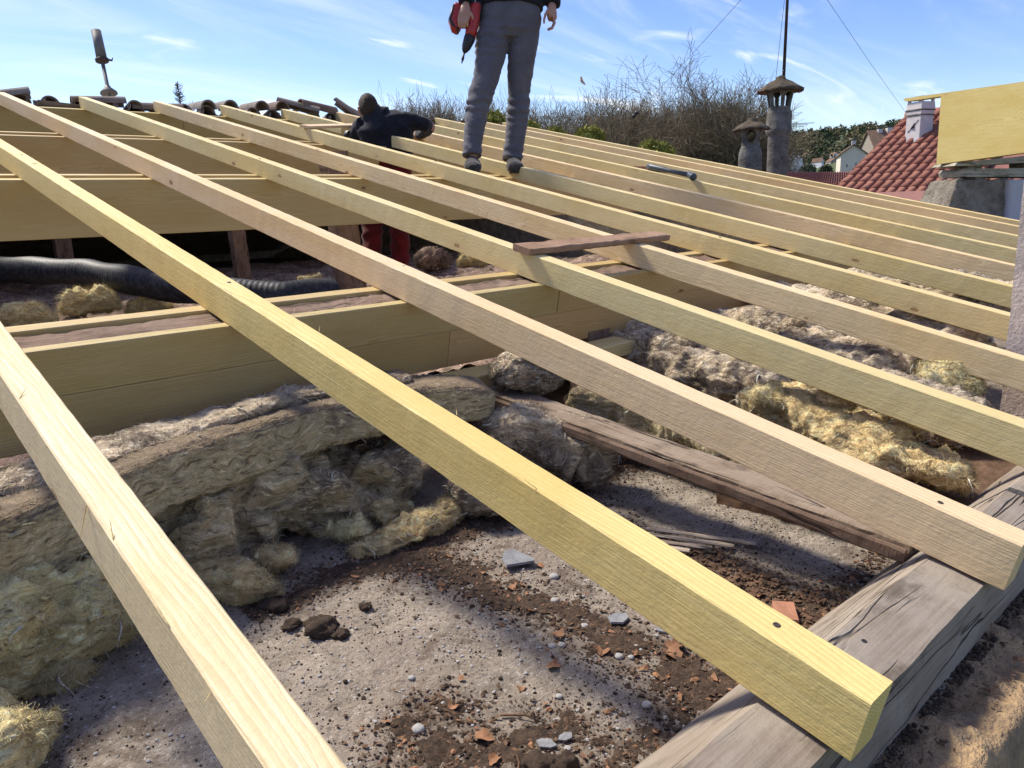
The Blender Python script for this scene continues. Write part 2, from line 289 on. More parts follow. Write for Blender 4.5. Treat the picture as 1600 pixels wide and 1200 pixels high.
CREAM = simple('cream_wall', (.68, .61, .49), .9, .08, .6, .2, .01); WHITE = simple('white_wall', (.70, .70, .70), .9, .08, .5, .2, .01); STONEW = simple('stone_wall', (.36, .31, .25), .9, .3, 2, .5, .03); GLASS = N('window_glass', .12, .5).done((.035, .045, .055)); BROWNROOF = simple('brown_roof', (.20, .125, .085), .9, .35, 1.2, .5, .05)
DUCT = N('black_duct', .55, .35); _a = DUCT.noise(DUCT.map(), 30, 4); DUCT = DUCT.done(DUCT.mix(DUCT.rng(_a, .4, .7), (.012, .013, .016), (.04, .042, .048)), DUCT.bump(_a, .4, .006))
WIRE = simple('wire', (.12, .12, .12), .6, .2, 5, 0, .001); BIRD = simple('bird_feathers', (.7, .5, .38), .8, .4, 30, .2, .003)
# ------------------------------------------------------------------ timber builder
TA = math.tan(math.radians(12.5135)); CA = math.cos(math.radians(12.5135)); SA = math.sin(math.radians(12.5135)); HR = .62
def roofz(y): return TA * y - HR                   # top of the rafters
def underz(y): return roofz(y) - .0922             # their underside
def beam(name, p0, p1, w, h, mat, parent=None, up=(0, 0, 1), color=(1, 1, 1), rough=.0008, bow=.0, seed=0, ch=.0025, plumb0=0, plumb1=0, step=.03):
    """a sawn timber from p0 to p1 (ends of its centre line), w wide and h deep; plumb = slant of each end cut (dx per dz)"""
    p0, p1 = Vector(p0), Vector(p1); L = (p1 - p0).length; x, y, z = frame(p1 - p0, up); c = (p0 + p1) / 2
    n = max(3, int(L / step)); t = np.linspace(-L / 2, L / 2, n)
    a, b = w / 2, h / 2; sec = np.array([(-a + ch, b), (a - ch, b), (a, b - ch), (a, -b + ch), (a - ch, -b), (-a + ch, -b), (-a, -b + ch), (-a, b - ch)])
    secp = np.insert(sec, 1, [(0, b)], 0); secp = np.insert(secp, 6, [(0, -b)], 0); m = len(secp)
    T, K = np.meshgrid(t, np.arange(m), indexing='ij'); V = np.stack([T, secp[K, 0], secp[K, 1]], -1).reshape(-1, 3)
    nz = np.stack([perlin(np.stack([V[:, 0] * 22, V[:, 1] * 60 + seed, V[:, 2] * 60 + k * 9.1], -1)) for k in (0, 1)], -1); V[:, 1:] += nz * rough * 2.4
    u = V[:, 0] / (L / 2); V[:, 1] += bow * (1 - u * u) ; V[:, 2] += bow * .4 * (1 - u * u)
    V[:, 0] += np.where(u < 0, plumb0, plumb1) * V[:, 2] * (np.abs(u) > .999)
    Fc = [(i * m + k, (i + 1) * m + k, (i + 1) * m + (k + 1) % m, i * m + (k + 1) % m) for i in range(n - 1) for k in range(m)]
    Fc += [tuple(range(m)), tuple((n - 1) * m + k for k in range(m - 1, -1, -1))]
    o = obj(name, mesh(name, V, Fc, mat, False), parent, M=mat4(x, y, z, c)); o.color = (*color, 1); return o
#==NEXT==
# ------------------------------------------------------------------ ground and far terrain
GZ = -6.0
xs = np.linspace(-900, 2600, 141); X_, Y_ = np.meshgrid(xs, xs, indexing='ij')
def hillz(x, y):
    F = x * .671 + y * .742; R = x * .736 - y * .676
    h = 84 * np.exp(-((F - 1150) / 420) ** 2) * (1 / (1 + np.exp(-(R - 210) / 60))) * np.exp(-((R - 700) / 900) ** 2)
    return GZ + h + .022 * np.clip(F - 120, 0, 500)
Zt = hillz(X_, Y_) + 2.5 * fbm(np.stack([X_.ravel() / 90, Y_.ravel() / 90, 0 * X_.ravel()], -1), 3).reshape(X_.shape) * np.clip((np.hypot(X_, Y_) - 120) / 200, 0, 1)
n_ = len(xs); quads = np.array([(i * n_ + j, (i + 1) * n_ + j, (i + 1) * n_ + j + 1, i * n_ + j + 1) for i in range(n_ - 1) for j in range(n_ - 1)])
g = obj('ground', mesh('ground', np.stack([X_, Y_, Zt], -1).reshape(-1, 3), quads, HILLM)); tag(g, kind='structure')
# ------------------------------------------------------------------ attic slab, with real grit relief near the lens
def axis(segs):
    a = []
    for s0, s1, d in segs: a += list(np.arange(s0, s1 - 1e-6, d))
    return np.array(a + [segs[-1][1]])
gx = axis([(-1.2, .1, .1), (.1, 2.2, .0085), (2.2, 3.4, .03), (3.4, 7.0, .2)]); gy = axis([(.3, .38, .04), (.38, 2.0, .0085), (2.0, 3, .08), (3, 14.4, .4)])
def floorz(x, y):
    P = np.stack([x, y, 0 * x], -1); near = np.clip((2.6 - y) / .8, 0, 1) * np.clip((3.6 - x) / .8, 0, 1)
    return -.80 + near * (.010 * fbm(P * 5, 3) + .006 * fbm(P * 22, 3) + .004 * np.maximum(0, fbm(P * 60 + 5, 2)))
GX, GY = np.meshgrid(gx, gy, indexing='ij'); ny = len(gy)
V = np.stack([GX.ravel(), GY.ravel(), floorz(GX.ravel(), GY.ravel())], -1)
Q = np.array([(i * ny + j, (i + 1) * ny + j, (i + 1) * ny + j + 1, i * ny + j + 1) for i in range(len(gx) - 1) for j in range(ny - 1)])
AF = tag(obj('attic_floor', mesh('attic_floor', V, Q, FLOOR)), kind='structure'); AFV = V
def fz(x, y): return float(floorz(np.array([float(x)]), np.array([float(y)]))[0])
# ------------------------------------------------------------------ masonry of the house under repair
def rough_box(name, x0, x1, y0, y1, z0, z1, mat, amp, step=.03, seed=0, parent=None, M=None):
    """box whose faces are subdivided and roughened"""
    V = []; Fc = []
    def face(o, a, b, na, nb):
        k = len(V)
        for i in range(na + 1):
            for j in range(nb + 1): V.append(o + a * (i / na) + b * (j / nb))
        for i in range(na):
            for j in range(nb): Fc.append((k + i * (nb + 1) + j, k + (i + 1) * (nb + 1) + j, k + (i + 1) * (nb + 1) + j + 1, k + i * (nb + 1) + j + 1))
    dx, dy, dz = x1 - x0, y1 - y0, z1 - z0; o = np.array([x0, y0, z0]); ex, ey, ez = np.array([dx, 0, 0]), np.array([0, dy, 0]), np.array([0, 0, dz])
    q = lambda d: int(np.clip(d / step, 2, 140))
    for (p, a, b, da, db) in ((o, ey, ex, dy, dx), (o + ez, ex, ey, dx, dy), (o, ex, ez, dx, dz), (o + ey, ez, ex, dz, dx), (o, ez, ey, dz, dy), (o + ex, ey, ez, dy, dz)): face(p, a, b, q(da), q(db))
    V = np.array(V); c = (np.array([x0, y0, z0]) + np.array([x1, y1, z1])) / 2
    D = np.stack([fbm(V * 5 + seed + 31 * k, 4) for k in range(3)], -1); V = V + D * amp
    return obj(name, mesh(name, V, Fc, mat, True), parent, M=M)
w = empty('eave_wall', (3, .4, GZ), 0, 'rubble and sandy mortar wall top outside the grey wall plate', 'wall')
rough_box('wall_body', -1.2, 7.2, .215, .62, GZ, -.86, MORTAR, .012, .12, 3, w)
gx2 = np.arange(.3, 3.6, .012); gy2 = np.arange(.195, .42, .008); A_, B_ = np.meshgrid(gx2, gy2, indexing='ij'); Pn = np.stack([A_.ravel(), B_.ravel(), 0 * A_.ravel()], -1)
zz = -.745 + .03 * fbm(Pn * 9, 4) + .012 * fbm(Pn * 40, 3) - 3.0 * np.maximum(0, .238 + .02 * fbm(Pn * 14, 3) - B_.ravel()) + .02 * np.clip((B_.ravel() - .30) / .08, 0, 1) * (fbm(Pn * 12 + 9, 3) + .35)
m2 = len(gy2); obj('mortar_bed', mesh('mortar_bed', np.stack([A_.ravel(), B_.ravel(), zz], -1), [(i * m2 + j, (i + 1) * m2 + j, (i + 1) * m2 + j + 1, i * m2 + j + 1) for i in range(len(gx2) - 1) for j in range(m2 - 1)], MORTAR), w)
def gable(name, x0, x1, label):
    pts = [(.62, GZ), (14.4, GZ), (14.4, -.75), (7.42, .84), (.62, -.70)]
    V = [(x, y, z) for x in (x0, x1) for y, z in pts]; n = len(pts); Fc = [tuple(range(n)), tuple(range(2 * n - 1, n - 1, -1))] + [(i, i + n, (i + 1) % n + n, (i + 1) % n) for i in range(n)]
    return tag(obj(name, mesh(name, V, Fc, RENDERW, False)), label, 'wall')
gable('gable_wall', 6.86, 7.16, 'rough masonry gable wall behind the last rafter'); gable('gable_wall', -1.5, -1.2, 'masonry gable wall closing the dark end of the attic')
tag(rough_box('rear_wall', -1.5, 7.16, 14.4, 14.7, GZ, -.67, RENDERW, .01, .4, 8), 'masonry wall under the far eave of the tiled slope', 'wall')
# wall plate: hewn old timber with a sloping inner face
def plate(x0, x1, seed, label):
    sec = np.array([(.345, -.642), (.39, -.632), (.437, -.624), (.49, -.672), (.545, -.728), (.592, -.782), (.575, -.84), (.46, -.86), (.35, -.85), (.34, -.78), (.338, -.71)]) - np.array([.45, -.74])
    n = max(8, int((x1 - x0) / .02)); t = np.linspace(-(x1 - x0) / 2, (x1 - x0) / 2, n); m = len(sec); T, K = np.meshgrid(t, np.arange(m), indexing='ij')
    V = np.stack([T, sec[K, 0], sec[K, 1]], -1).reshape(-1, 3); nz = np.stack([fbm(V * np.array([6, 25, 25]) + seed + 13 * k, 3) for k in (0, 1)], -1); V[:, 1:] += nz * .0045
    Fc = [(i * m + k, i * m + (k + 1) % m, (i + 1) * m + (k + 1) % m, (i + 1) * m + k) for i in range(n - 1) for k in range(m)] + [tuple(range(m)), tuple((n - 1) * m + k for k in range(m - 1, -1, -1))]
    o = obj('wall_plate', mesh('wall_plate', V, Fc, OLD, False), loc=((x0 + x1) / 2, .45, -.74)); o.color = (.80, .78, .77, 1); return tag(o, label, 'timber')
wp = plate(.05, 1.80, 1, 'weathered grey cracked timber plate under the nearest rafter ends')
for (x, y) in ((1.00, .418), (1.035, .405)):
    m = MB(); m.lathe([(.0001, .0006), (.004, .0008), (.0052, -.002), (.0001, -.003)], 10); nh = m.build('nail_hole', BLACKP, wp, M=Matrix.Translation((x, y, -.632 + .21 * (y - .39) - .0005)) @ Matrix.Rotation(math.radians(12), 4, 'X'))
plate(1.83, 6.85, 5, 'old timber plate running on below the far rafter ends')
# plastered pillar on the eave wall
pl = rough_box('plaster_pillar', 2.72, 3.02, .12, .705, -.95, .22, PLASTER, .007, .02, 4); tag(pl, 'grey plastered pillar at the right edge between the rafters', 'pillar')
# ------------------------------------------------------------------ purlins: new planks clamped on an old beam
SLOPEUP = (0, -SA, CA)
def pc(y, h, dn_=0.): return (y + SA * (h / 2 + dn_), underz(y) - CA * (h / 2 + dn_))      # centre of a plank standing square to the slope
def purlin(label, front, gap, rear, h, rows, x0=-1.0, x1=6.86, cols=(1, 1, 1), oldtop=0.):
    yf, yf2 = front; e = empty('purlin', (3, yf, underz(yf) - h), 0, label, 'beam', 'purlins of new planks under the rafters')
    for d0, d1, cuts in rows:
        xx = [x0] + cuts + [x1]; y, z = pc((yf + yf2) / 2, d1 - d0, d0)
        for k in range(len(xx) - 1):
            dy = random.uniform(-.002, .002); beam('front_plank', (xx[k] + .0007, y + dy, z), (xx[k + 1] - .0007, y - dy, z), yf2 - yf, d1 - d0, WOOD, e, up=SLOPEUP, color=(cols[0] * random.uniform(.92, 1.03), cols[1] * random.uniform(.93, 1.02), cols[2]), rough=.0005, step=.12)
    y, z = pc((rear[0] + rear[1]) / 2, h); beam('rear_plank', (x0, y, z), (x1, y, z), rear[1] - rear[0], h, WOOD, e, up=SLOPEUP, color=cols, rough=.0005, step=.12)
    y, z = pc((gap[0] + gap[1]) / 2, h * .8, oldtop); beam('old_core', (x0, y, z), (x1, y, z), gap[1] - gap[0], h * .8, OLD, e, up=SLOPEUP, color=(.66, .53, .47), rough=.004, step=.02, ch=.008)
    return e
purlin('nearest purlin, two stacked planks in front of a rough old beam', (1.962, 1.997), (2.001, 2.102), (2.106, 2.152), .245, [(0, .117, [2.034, 4.4]), (.1175, .245, [1.533, 5.1])], cols=(.74, .67, .50), oldtop=.008)
purlin('second purlin up, wide plank pair that the standing man stands on', (4.085, 4.13), (4.14, 4.19), (4.20, 4.243), .272, [(0, .272, [3.62])], cols=(.82, .76, .60), oldtop=.035)
purlin('third purlin up, knotty plank pair just below the ridge beam', (5.56, 5.605), (5.615, 5.70), (5.71, 5.755), .25, [(0, .25, [1.649, 2.77, 5.2])], cols=(.76, .69, .54), oldtop=.035)
rb_ = empty('ridge_beam', (3, 7.36, underz(7.33) - .25), 0, 'greenish ridge beam carrying the upper rafter ends below old tiles', 'beam'); y, z = pc(7.33, .25)
for a, b in ((-1.0, 2.752), (2.756, 6.86)): beam('beam_length', (a, y, z), (b, y, z), .07, .25, WOOD, rb_, up=SLOPEUP, color=(.72, .69, .47), rough=.0005, step=.12)
# low plank behind the wool slab
lp = beam('floor_plank', (-.9, 1.885, -.545), (2.35, 1.915, -.545), .13, .05, WOOD, color=(1, .98, .78), step=.1); tag(lp, 'yellow new plank lying low under the nearest purlin', 'plank')
# ------------------------------------------------------------------ rafters
XF = [.288, .853, 1.414, 2.009, 2.616, 3.205, 3.825, 4.452, 5.084, 5.765, 6.386, 6.775]
YT = [7.36, 7.40, 7.36, 7.40, 7.43, 7.40, 7.42, 7.45, 7.40, 7.47, 7.42, 7.42]
TINT = [(1.05, 1.03, 1.05), (1.03, .985, .66), (1.03, .95, .96), (.96, .98, .84), (1.02, .975, .95), (.98, .98, .84), (.97, .98, .82), (1.03, .965, .94), (.97, .97, .80), (.98, .97, .84), (1.02, .94, .86), (1.0, .96, .80)]
RL = ['nearest rafter, pale cream top with splinters, crossing the lower left corner', 'second rafter, strong yellow, its sawn end on the grey wall plate', 'third rafter, pinkish wood, its end beside the old board', 'fourth rafter, carrying one end of the old brown plank', 'fifth rafter, carrying the other end of the old brown plank', 'sixth rafter, just in front of the standing man',
      'seventh rafter, lower length, passing between the standing man’s shoes', 'eighth rafter, running under the crouching man’s arm', 'ninth rafter, with the hammer lying on it', 'tenth rafter, just beyond the hammer', 'eleventh rafter, second last before the chimneys', 'last rafter, outermost edge of the roof before the chimneys']
RL[6] = 'seventh rafter, lower length, passing behind the standing man’s left shoe'
def rafter(x, y0, y1, tint, label, seed, bow=0.):
    def p(y): return (x, y + .045 * SA, roofz(y) - .045 * CA)
    o = beam('rafter', p(y0), p(y1), .06, .09, WOOD, color=tint, rough=.00045, seed=seed, bow=bow, plumb1=.222 if y1 > 7 else 0, step=.014 if x < 1.5 else .04)
    return tag(o, label, 'rafter', 'new rafters laid down the roof slope')
RAFT = []
for i, (xf, yt) in enumerate(zip(XF, YT)):
    y0 = .297 if i in (1, 2) else random.uniform(.2, .3)
    if i == 6:
        rafter(xf - .03, 6.30, yt, TINT[i], 'short upper length of the seventh rafter behind the crouching man’s head', 90)
        RAFT.append(rafter(xf - .03, y0, 5.96, TINT[i], RL[i], 20)); continue
    RAFT.append(rafter(xf - .03, y0, yt, TINT[i], RL[i], i * 3.7, [0, 0, .004, -.003, .003, -.006, 0, .003, -.003, .004, -.004, 0][i]))
def on_rafter(i, y, dx=0., dz=0.): return Vector((XF[i] - .03 + dx, y, roofz(y) + dz))
TILT = Matrix.Rotation(math.radians(12.51), 4, 'X')
# screws sunk in the rafters where they cross a bearing
me_s = MB().lathe([(.0001, .0009), (.003, .0012), (.0052, .0008), (.0058, -.001)], 10).mesh('screw', ZINC)
me_h = MB().lathe([(.0001, .0004), (.0026, .0004), (.0042, .0008), (.0052, .0001)], 12).mesh('screw_hole', DARKMET)
for i in range(1, 8):
    for y in (.43, 2.03, 4.19):
        if i == 6 and y > 5: continue
        c = on_rafter(i, y, random.uniform(-.012, .012), .0006); o = obj('screw_hole' if i < 3 and y < 1 else 'screw', me_h if i < 3 and y < 1 else me_s, RAFT[i], M=Matrix.Translation(c) @ TILT)
# splinters standing on the first two rafters
def splinter(rf, p, d, L, w_, curl):
    V = []; Fc = []; n = 7; d = Vector(d).normalized(); s = d.cross(Vector((0, 0, 1))).normalized() if abs(d.z) < .95 else Vector((1, 0, 0))
    for k in range(n):
        t = k / (n - 1); q = Vector(p) + d * (L * t) + Vector((0, 0, curl * .35 * t * t * L)); ww = w_ * .7 * (1 - t) ** .7 + .0002
        V += [q - s * ww, q + s * ww, q + Vector((0, 0, .0006 + ww * .6))]
    for k in range(n - 1):
        for a in range(3): b = (a + 1) % 3; Fc.append((k * 3 + a, k * 3 + b, k * 3 + 3 + b, k * 3 + 3 + a))
    o = obj('splinter', mesh('splinter', V, Fc, WOOD, False), rf); o.color = (1.05, .98, .75, 1)
a_ = XF[0] - .06
for (y, dx, d, L, w2, cu) in ((1.32, .001, (.1, .3, -1), .05, .0022, .0), (1.12, -.001, (-.25, .25, -1), .055, .002, .0), (1.02, .002, (.2, .9, .55), .03, .0012, .2), (.83, .0, (-.1, .8, .45), .026, .001, .2), (1.5, .004, (.5, .8, .25), .03, .001, .3), (.72, .001, (-.4, .3, -.7), .02, .001, .1)):
    splinter(RAFT[0], (a_ + dx, y, roofz(y) + (.0005 if d[2] > 0 else -.004)), d, L, w2, cu)
for (y, s) in ((1.72, 1), (1.60, 1), (1.93, -1), (1.10, 1), (.83, -1)): splinter(RAFT[1], (XF[1] - (.0 if s > 0 else .058), y, roofz(y)), (.5 * s, .6, .5), random.uniform(.012, .028), .0011, .4)
# ------------------------------------------------------------------ loose timber and tools on the rafters
def ontop(pA, pB, w_, h_, lift=0.): return (Vector(pA) + Vector((0, -SA, CA)) * (h_ / 2 + lift), Vector(pB) + Vector((0, -SA, CA)) * (h_ / 2 + lift))
A_, B_ = ontop((1.925, 2.055, roofz(2.055)), (2.80, 2.085, roofz(2.085)), .085, .024, .001); o = beam('old_plank', A_, B_, .088, .024, OLD, up=(0, -SA, CA), color=(.92, .68, .54), rough=.0025, ch=.004); tag(o, 'short weathered brown plank laid across two rafters', 'plank')
A_, B_ = ontop((3.13, 5.80, roofz(5.80)), (4.06, 6.22, roofz(6.22)), .1, .02, .001); o = beam('thin_board', A_, B_, .10, .02, WOOD, up=(0, -SA, CA), color=(1.0, .93, 1.0)); tag(o, 'thin pale board lying across the rafter gap beside the crouching man', 'board')
A_ = Vector((5.10, 4.20, underz(4.20) + .03)); o = beam('offcut', A_ + Vector((.05, .1, .03)), A_ + Vector((.42, -.05, .015)), .10, .045, OLD, color=(1.55, .85, .6)); tag(o, 'reddish brown wood offcut between the rafters beyond the hammer', 'offcut')
h = empty('hammer', on_rafter(8, 3.6), 0, 'hammer with dark blue handle lying along the ninth rafter', 'hammer')
p0, p1 = on_rafter(8, 3.92, .03, .026), on_rafter(8, 3.50, .0, .03)
MB().tube([p0, p0.lerp(p1, .1), p0.lerp(p1, .45), p0.lerp(p1, .5), p1], [(.019, .024), (.021, .026), (.018, .021), (.014, .017), (.014, .018)], 12).build('handle', BLUEBLK, h, True)
hx = Vector((.55, .80, .22)).normalized()
MB().tube([p1 - hx * .075, p1 - hx * .055, p1 - hx * .05, p1 - hx * .02, p1 + hx * .02, p1 + hx * .055], [.026, .028, .021, .024, .023, .018], 12).build('head', BLUEBLK, h, True)
m = MB()
for s in (-1, 1): m.tube([p1 + hx * .045, p1 + hx * .08 + Vector((0, .012 * s, -.006)), p1 + hx * .115 + Vector((0, .016 * s, -.022))], [(.007, .009), (.006, .006), (.003, .003)], 8)
m.build('claw', BLUEBLK, h, True)
# cordless nailer beside the crouching man
nl = empty('nail_gun', (3.86, 6.08, .6), 0, 'black and red cordless tool standing in the rafter gap by the crouching man', 'power tool')
bx, by, bz = 3.80, 6.10, .655
MB().tube([(bx - .12, by, bz - .03), (bx - .10, by, bz), (bx, by, bz + .012), (bx + .09, by, bz), (bx + .11, by, bz - .01)], [(.03, .03), (.042, .045), (.045, .05), (.042, .045), (.03, .03)], 16, sq=3.2).build('housing', BLACKP, nl, True)
MB().tube([(bx + .01, by, bz + .04), (bx + .02, by, bz + .075), (bx + .05, by, bz + .09), (bx + .10, by, bz + .085)], [(.02, .024), (.021, .024), (.018, .02), (.016, .016)], 12).build('grip', REDP, nl, True)
MB().box((bx + .115, by, bz - .05), (.075, .09, .12)).build('battery', BLACKP, nl, bevel=.008)
MB().tube([(bx - .1, by, bz - .02), (bx - .13, by, bz - .1), (bx - .135, by, bz - .14)], [.02, .016, .008], 10).build('nose', METAL, nl, True)
# screw dropped on purlin face and wood shavings
sc = MB().lathe([(.0001, 0), (.006, 0), (.006, .003), (.003, .005), (.003, .04), (.0005, .05)], 8).build('loose_screw', METAL, M=Matrix.Translation((2.98, 4.106, .085)) @ Matrix.Rotation(math.radians(90), 4, 'X')); tag(sc, 'small bright screw head standing out of the second purlin face', 'screw')
# ------------------------------------------------------------------ tiled back slope and its old canal tiles
br = empty('tiled_roof', (3, 7.6, .9), 0, 'old clay canal tiled slope showing over the ridge beam', 'roof')
V = [(-1.5, 7.42, .93), (7.16, 7.42, .93), (7.16, 14.7, -.68), (-1.5, 14.7, -.68)]; V += [(x, y, z - .05) for x, y, z in V]
obj('deck', mesh('deck', V, [(0, 1, 2, 3), (7, 6, 5, 4), (0, 4, 5, 1), (1, 5, 6, 2), (2, 6, 7, 3), (3, 7, 4, 0)], OLD, False), br)
def canal(L=.42, r0=.074, r1=.06, th=.012, n=10):
    m = MB(); V = []
    for k, (y, r) in enumerate(((0, r0), (L, r1))):
        for rr in (r, r - th):
            for a in range(n + 1): th_ = math.pi * a / n; V.append((rr * math.cos(th_), y, rr * math.sin(th_)))
    q = n + 1; Fc = []
    for a in range(n):
        Fc += [(a, a + 1, 2 * q + a + 1, 2 * q + a), (q + a + 1, q + a, 3 * q + a, 3 * q + a + 1), (a, q + a, q + a + 1, a + 1), (2 * q + a, 2 * q + a + 1, 3 * q + a + 1, 3 * q + a)]
    Fc += [(0, 2 * q, 3 * q, q), (n, q + n, 3 * q + n, 2 * q + n)]
    return mesh('tile', V, Fc, TILEOLD, False)
TC = canal(); k = 0
for row in range(2):
    for i in range(38):
        x = -1.3 + i * .218; y = 7.47 + row * .34; z = .93 - (y - 7.42) * .222 + .012
        o = obj('tile', TC, br, M=Matrix.Translation((x, y + random.uniform(-.03, .03), z + .028)) @ Matrix.Rotation(math.radians(-12.5 + random.uniform(-2, 2)), 4, 'X') @ Matrix.Rotation(random.uniform(-.06, .06), 4, 'Z'))
        o = obj('tile', TC, br, M=Matrix.Translation((x + .109, y + random.uniform(-.03, .03), z + .065)) @ Matrix.Rotation(math.radians(-12.5), 4, 'X') @ Matrix.Rotation(math.pi + random.uniform(-.05, .05), 4, 'Y'))
# loose tiles left on the ridge: (px-derived position, pitch, roll, yaw)
for (x, y, z, rx, ry, rz, lab) in ((1.42, 7.5, .985, -8, 10, 80, 'loose clay tile at the far left end of the ridge'), (1.86, 7.5, .975, 3, 175, 96, 'upturned loose tile, left of a pair on the ridge'), (2.14, 7.52, .985, 0, 8, 84, 'loose tile, right of a pair on the ridge left of the pipe'), (2.62, 7.5, .955, 2, 0, 78, 'grey loose tile lying along the ridge right of the pipe'),
        (4.00, 7.50, 1.045, 16, 12, 60, 'reddish tile leaning up on the ridge'), (4.22, 7.5, 1.05, 9, -18, 96, 'dark cracked tile leaning on the ridge beside the reddish one'), (4.60, 7.50, 1.02, 38, 25, 40, 'tilted broken tile on the ridge left of the crouching man'), (4.74, 7.55, .99, 30, -20, 70, 'second broken tile behind the tilted one')):
    o = obj('loose_tile', TC, M=Matrix.Translation((x, y, z)) @ Matrix.Rotation(math.radians(rz), 4, 'Z') @ Matrix.Rotation(math.radians(rx), 4, 'X') @ Matrix.Rotation(math.radians(ry), 4, 'Y') @ Matrix.Translation((0, -.2, 0))); tag(o, lab, 'roof tile', 'loose tiles left along the ridge')
for i in range(4):                                   # ridge cover tiles still bedded, ends towards the lens
    o = obj('tile', TC, br, M=Matrix.Translation((3.06 + i * .215 + (.1 if i > 1 else 0), 7.46, .99 + .012 * i)) @ Matrix.Rotation(math.radians(4), 4, 'X') @ Matrix.Diagonal((1.05, 1, 1.15, 1)))
# vent pipe with collar and wider cowl, leaning
pb, pt = at(173, 160, 9.3), at(150, 48, 9.3); pb, pt = Vector(pb), Vector(pt); ax = (pt - pb).normalized()
vp = empty('vent_pipe', pb - ax * .5, 0, 'leaning thin vent pipe with conical collar and wide cowl tube above the ridge', 'vent pipe')
L = (pt - pb).length
MB().tube([pb - ax * .6, pb + ax * L * .6], .022, 12).build('pipe', ZINC, vp, True)
MB().tube([pb + ax * L * .12, pb + ax * L * .14, pb + ax * L * .20, pb + ax * L * .24], [.098, .095, .04, .024], 20).build('collar', ZINC, vp, True)
MB().tube([pb + ax * L * .55, pb + ax * L * .57, pb + ax * L * .60], [.04, .075, .078], 16).build('clamp_ring', DARKMET, vp, True)
MB().tube([pb + ax * L * .575, pb + ax * L], [(.062, .052), (.055, .05)], 16).build('cowl', ZINC, vp, True)
cp = Vector(at(166, 92, 9.28)); MB().tube([cp - Vector((.03, -.02, 0)), cp + Vector((.05, -.04, -.02)), cp + Vector((.06, -.05, .01))], [.014, .012, .006], 8).build('clamp_bolt', DARKMET, vp, True)
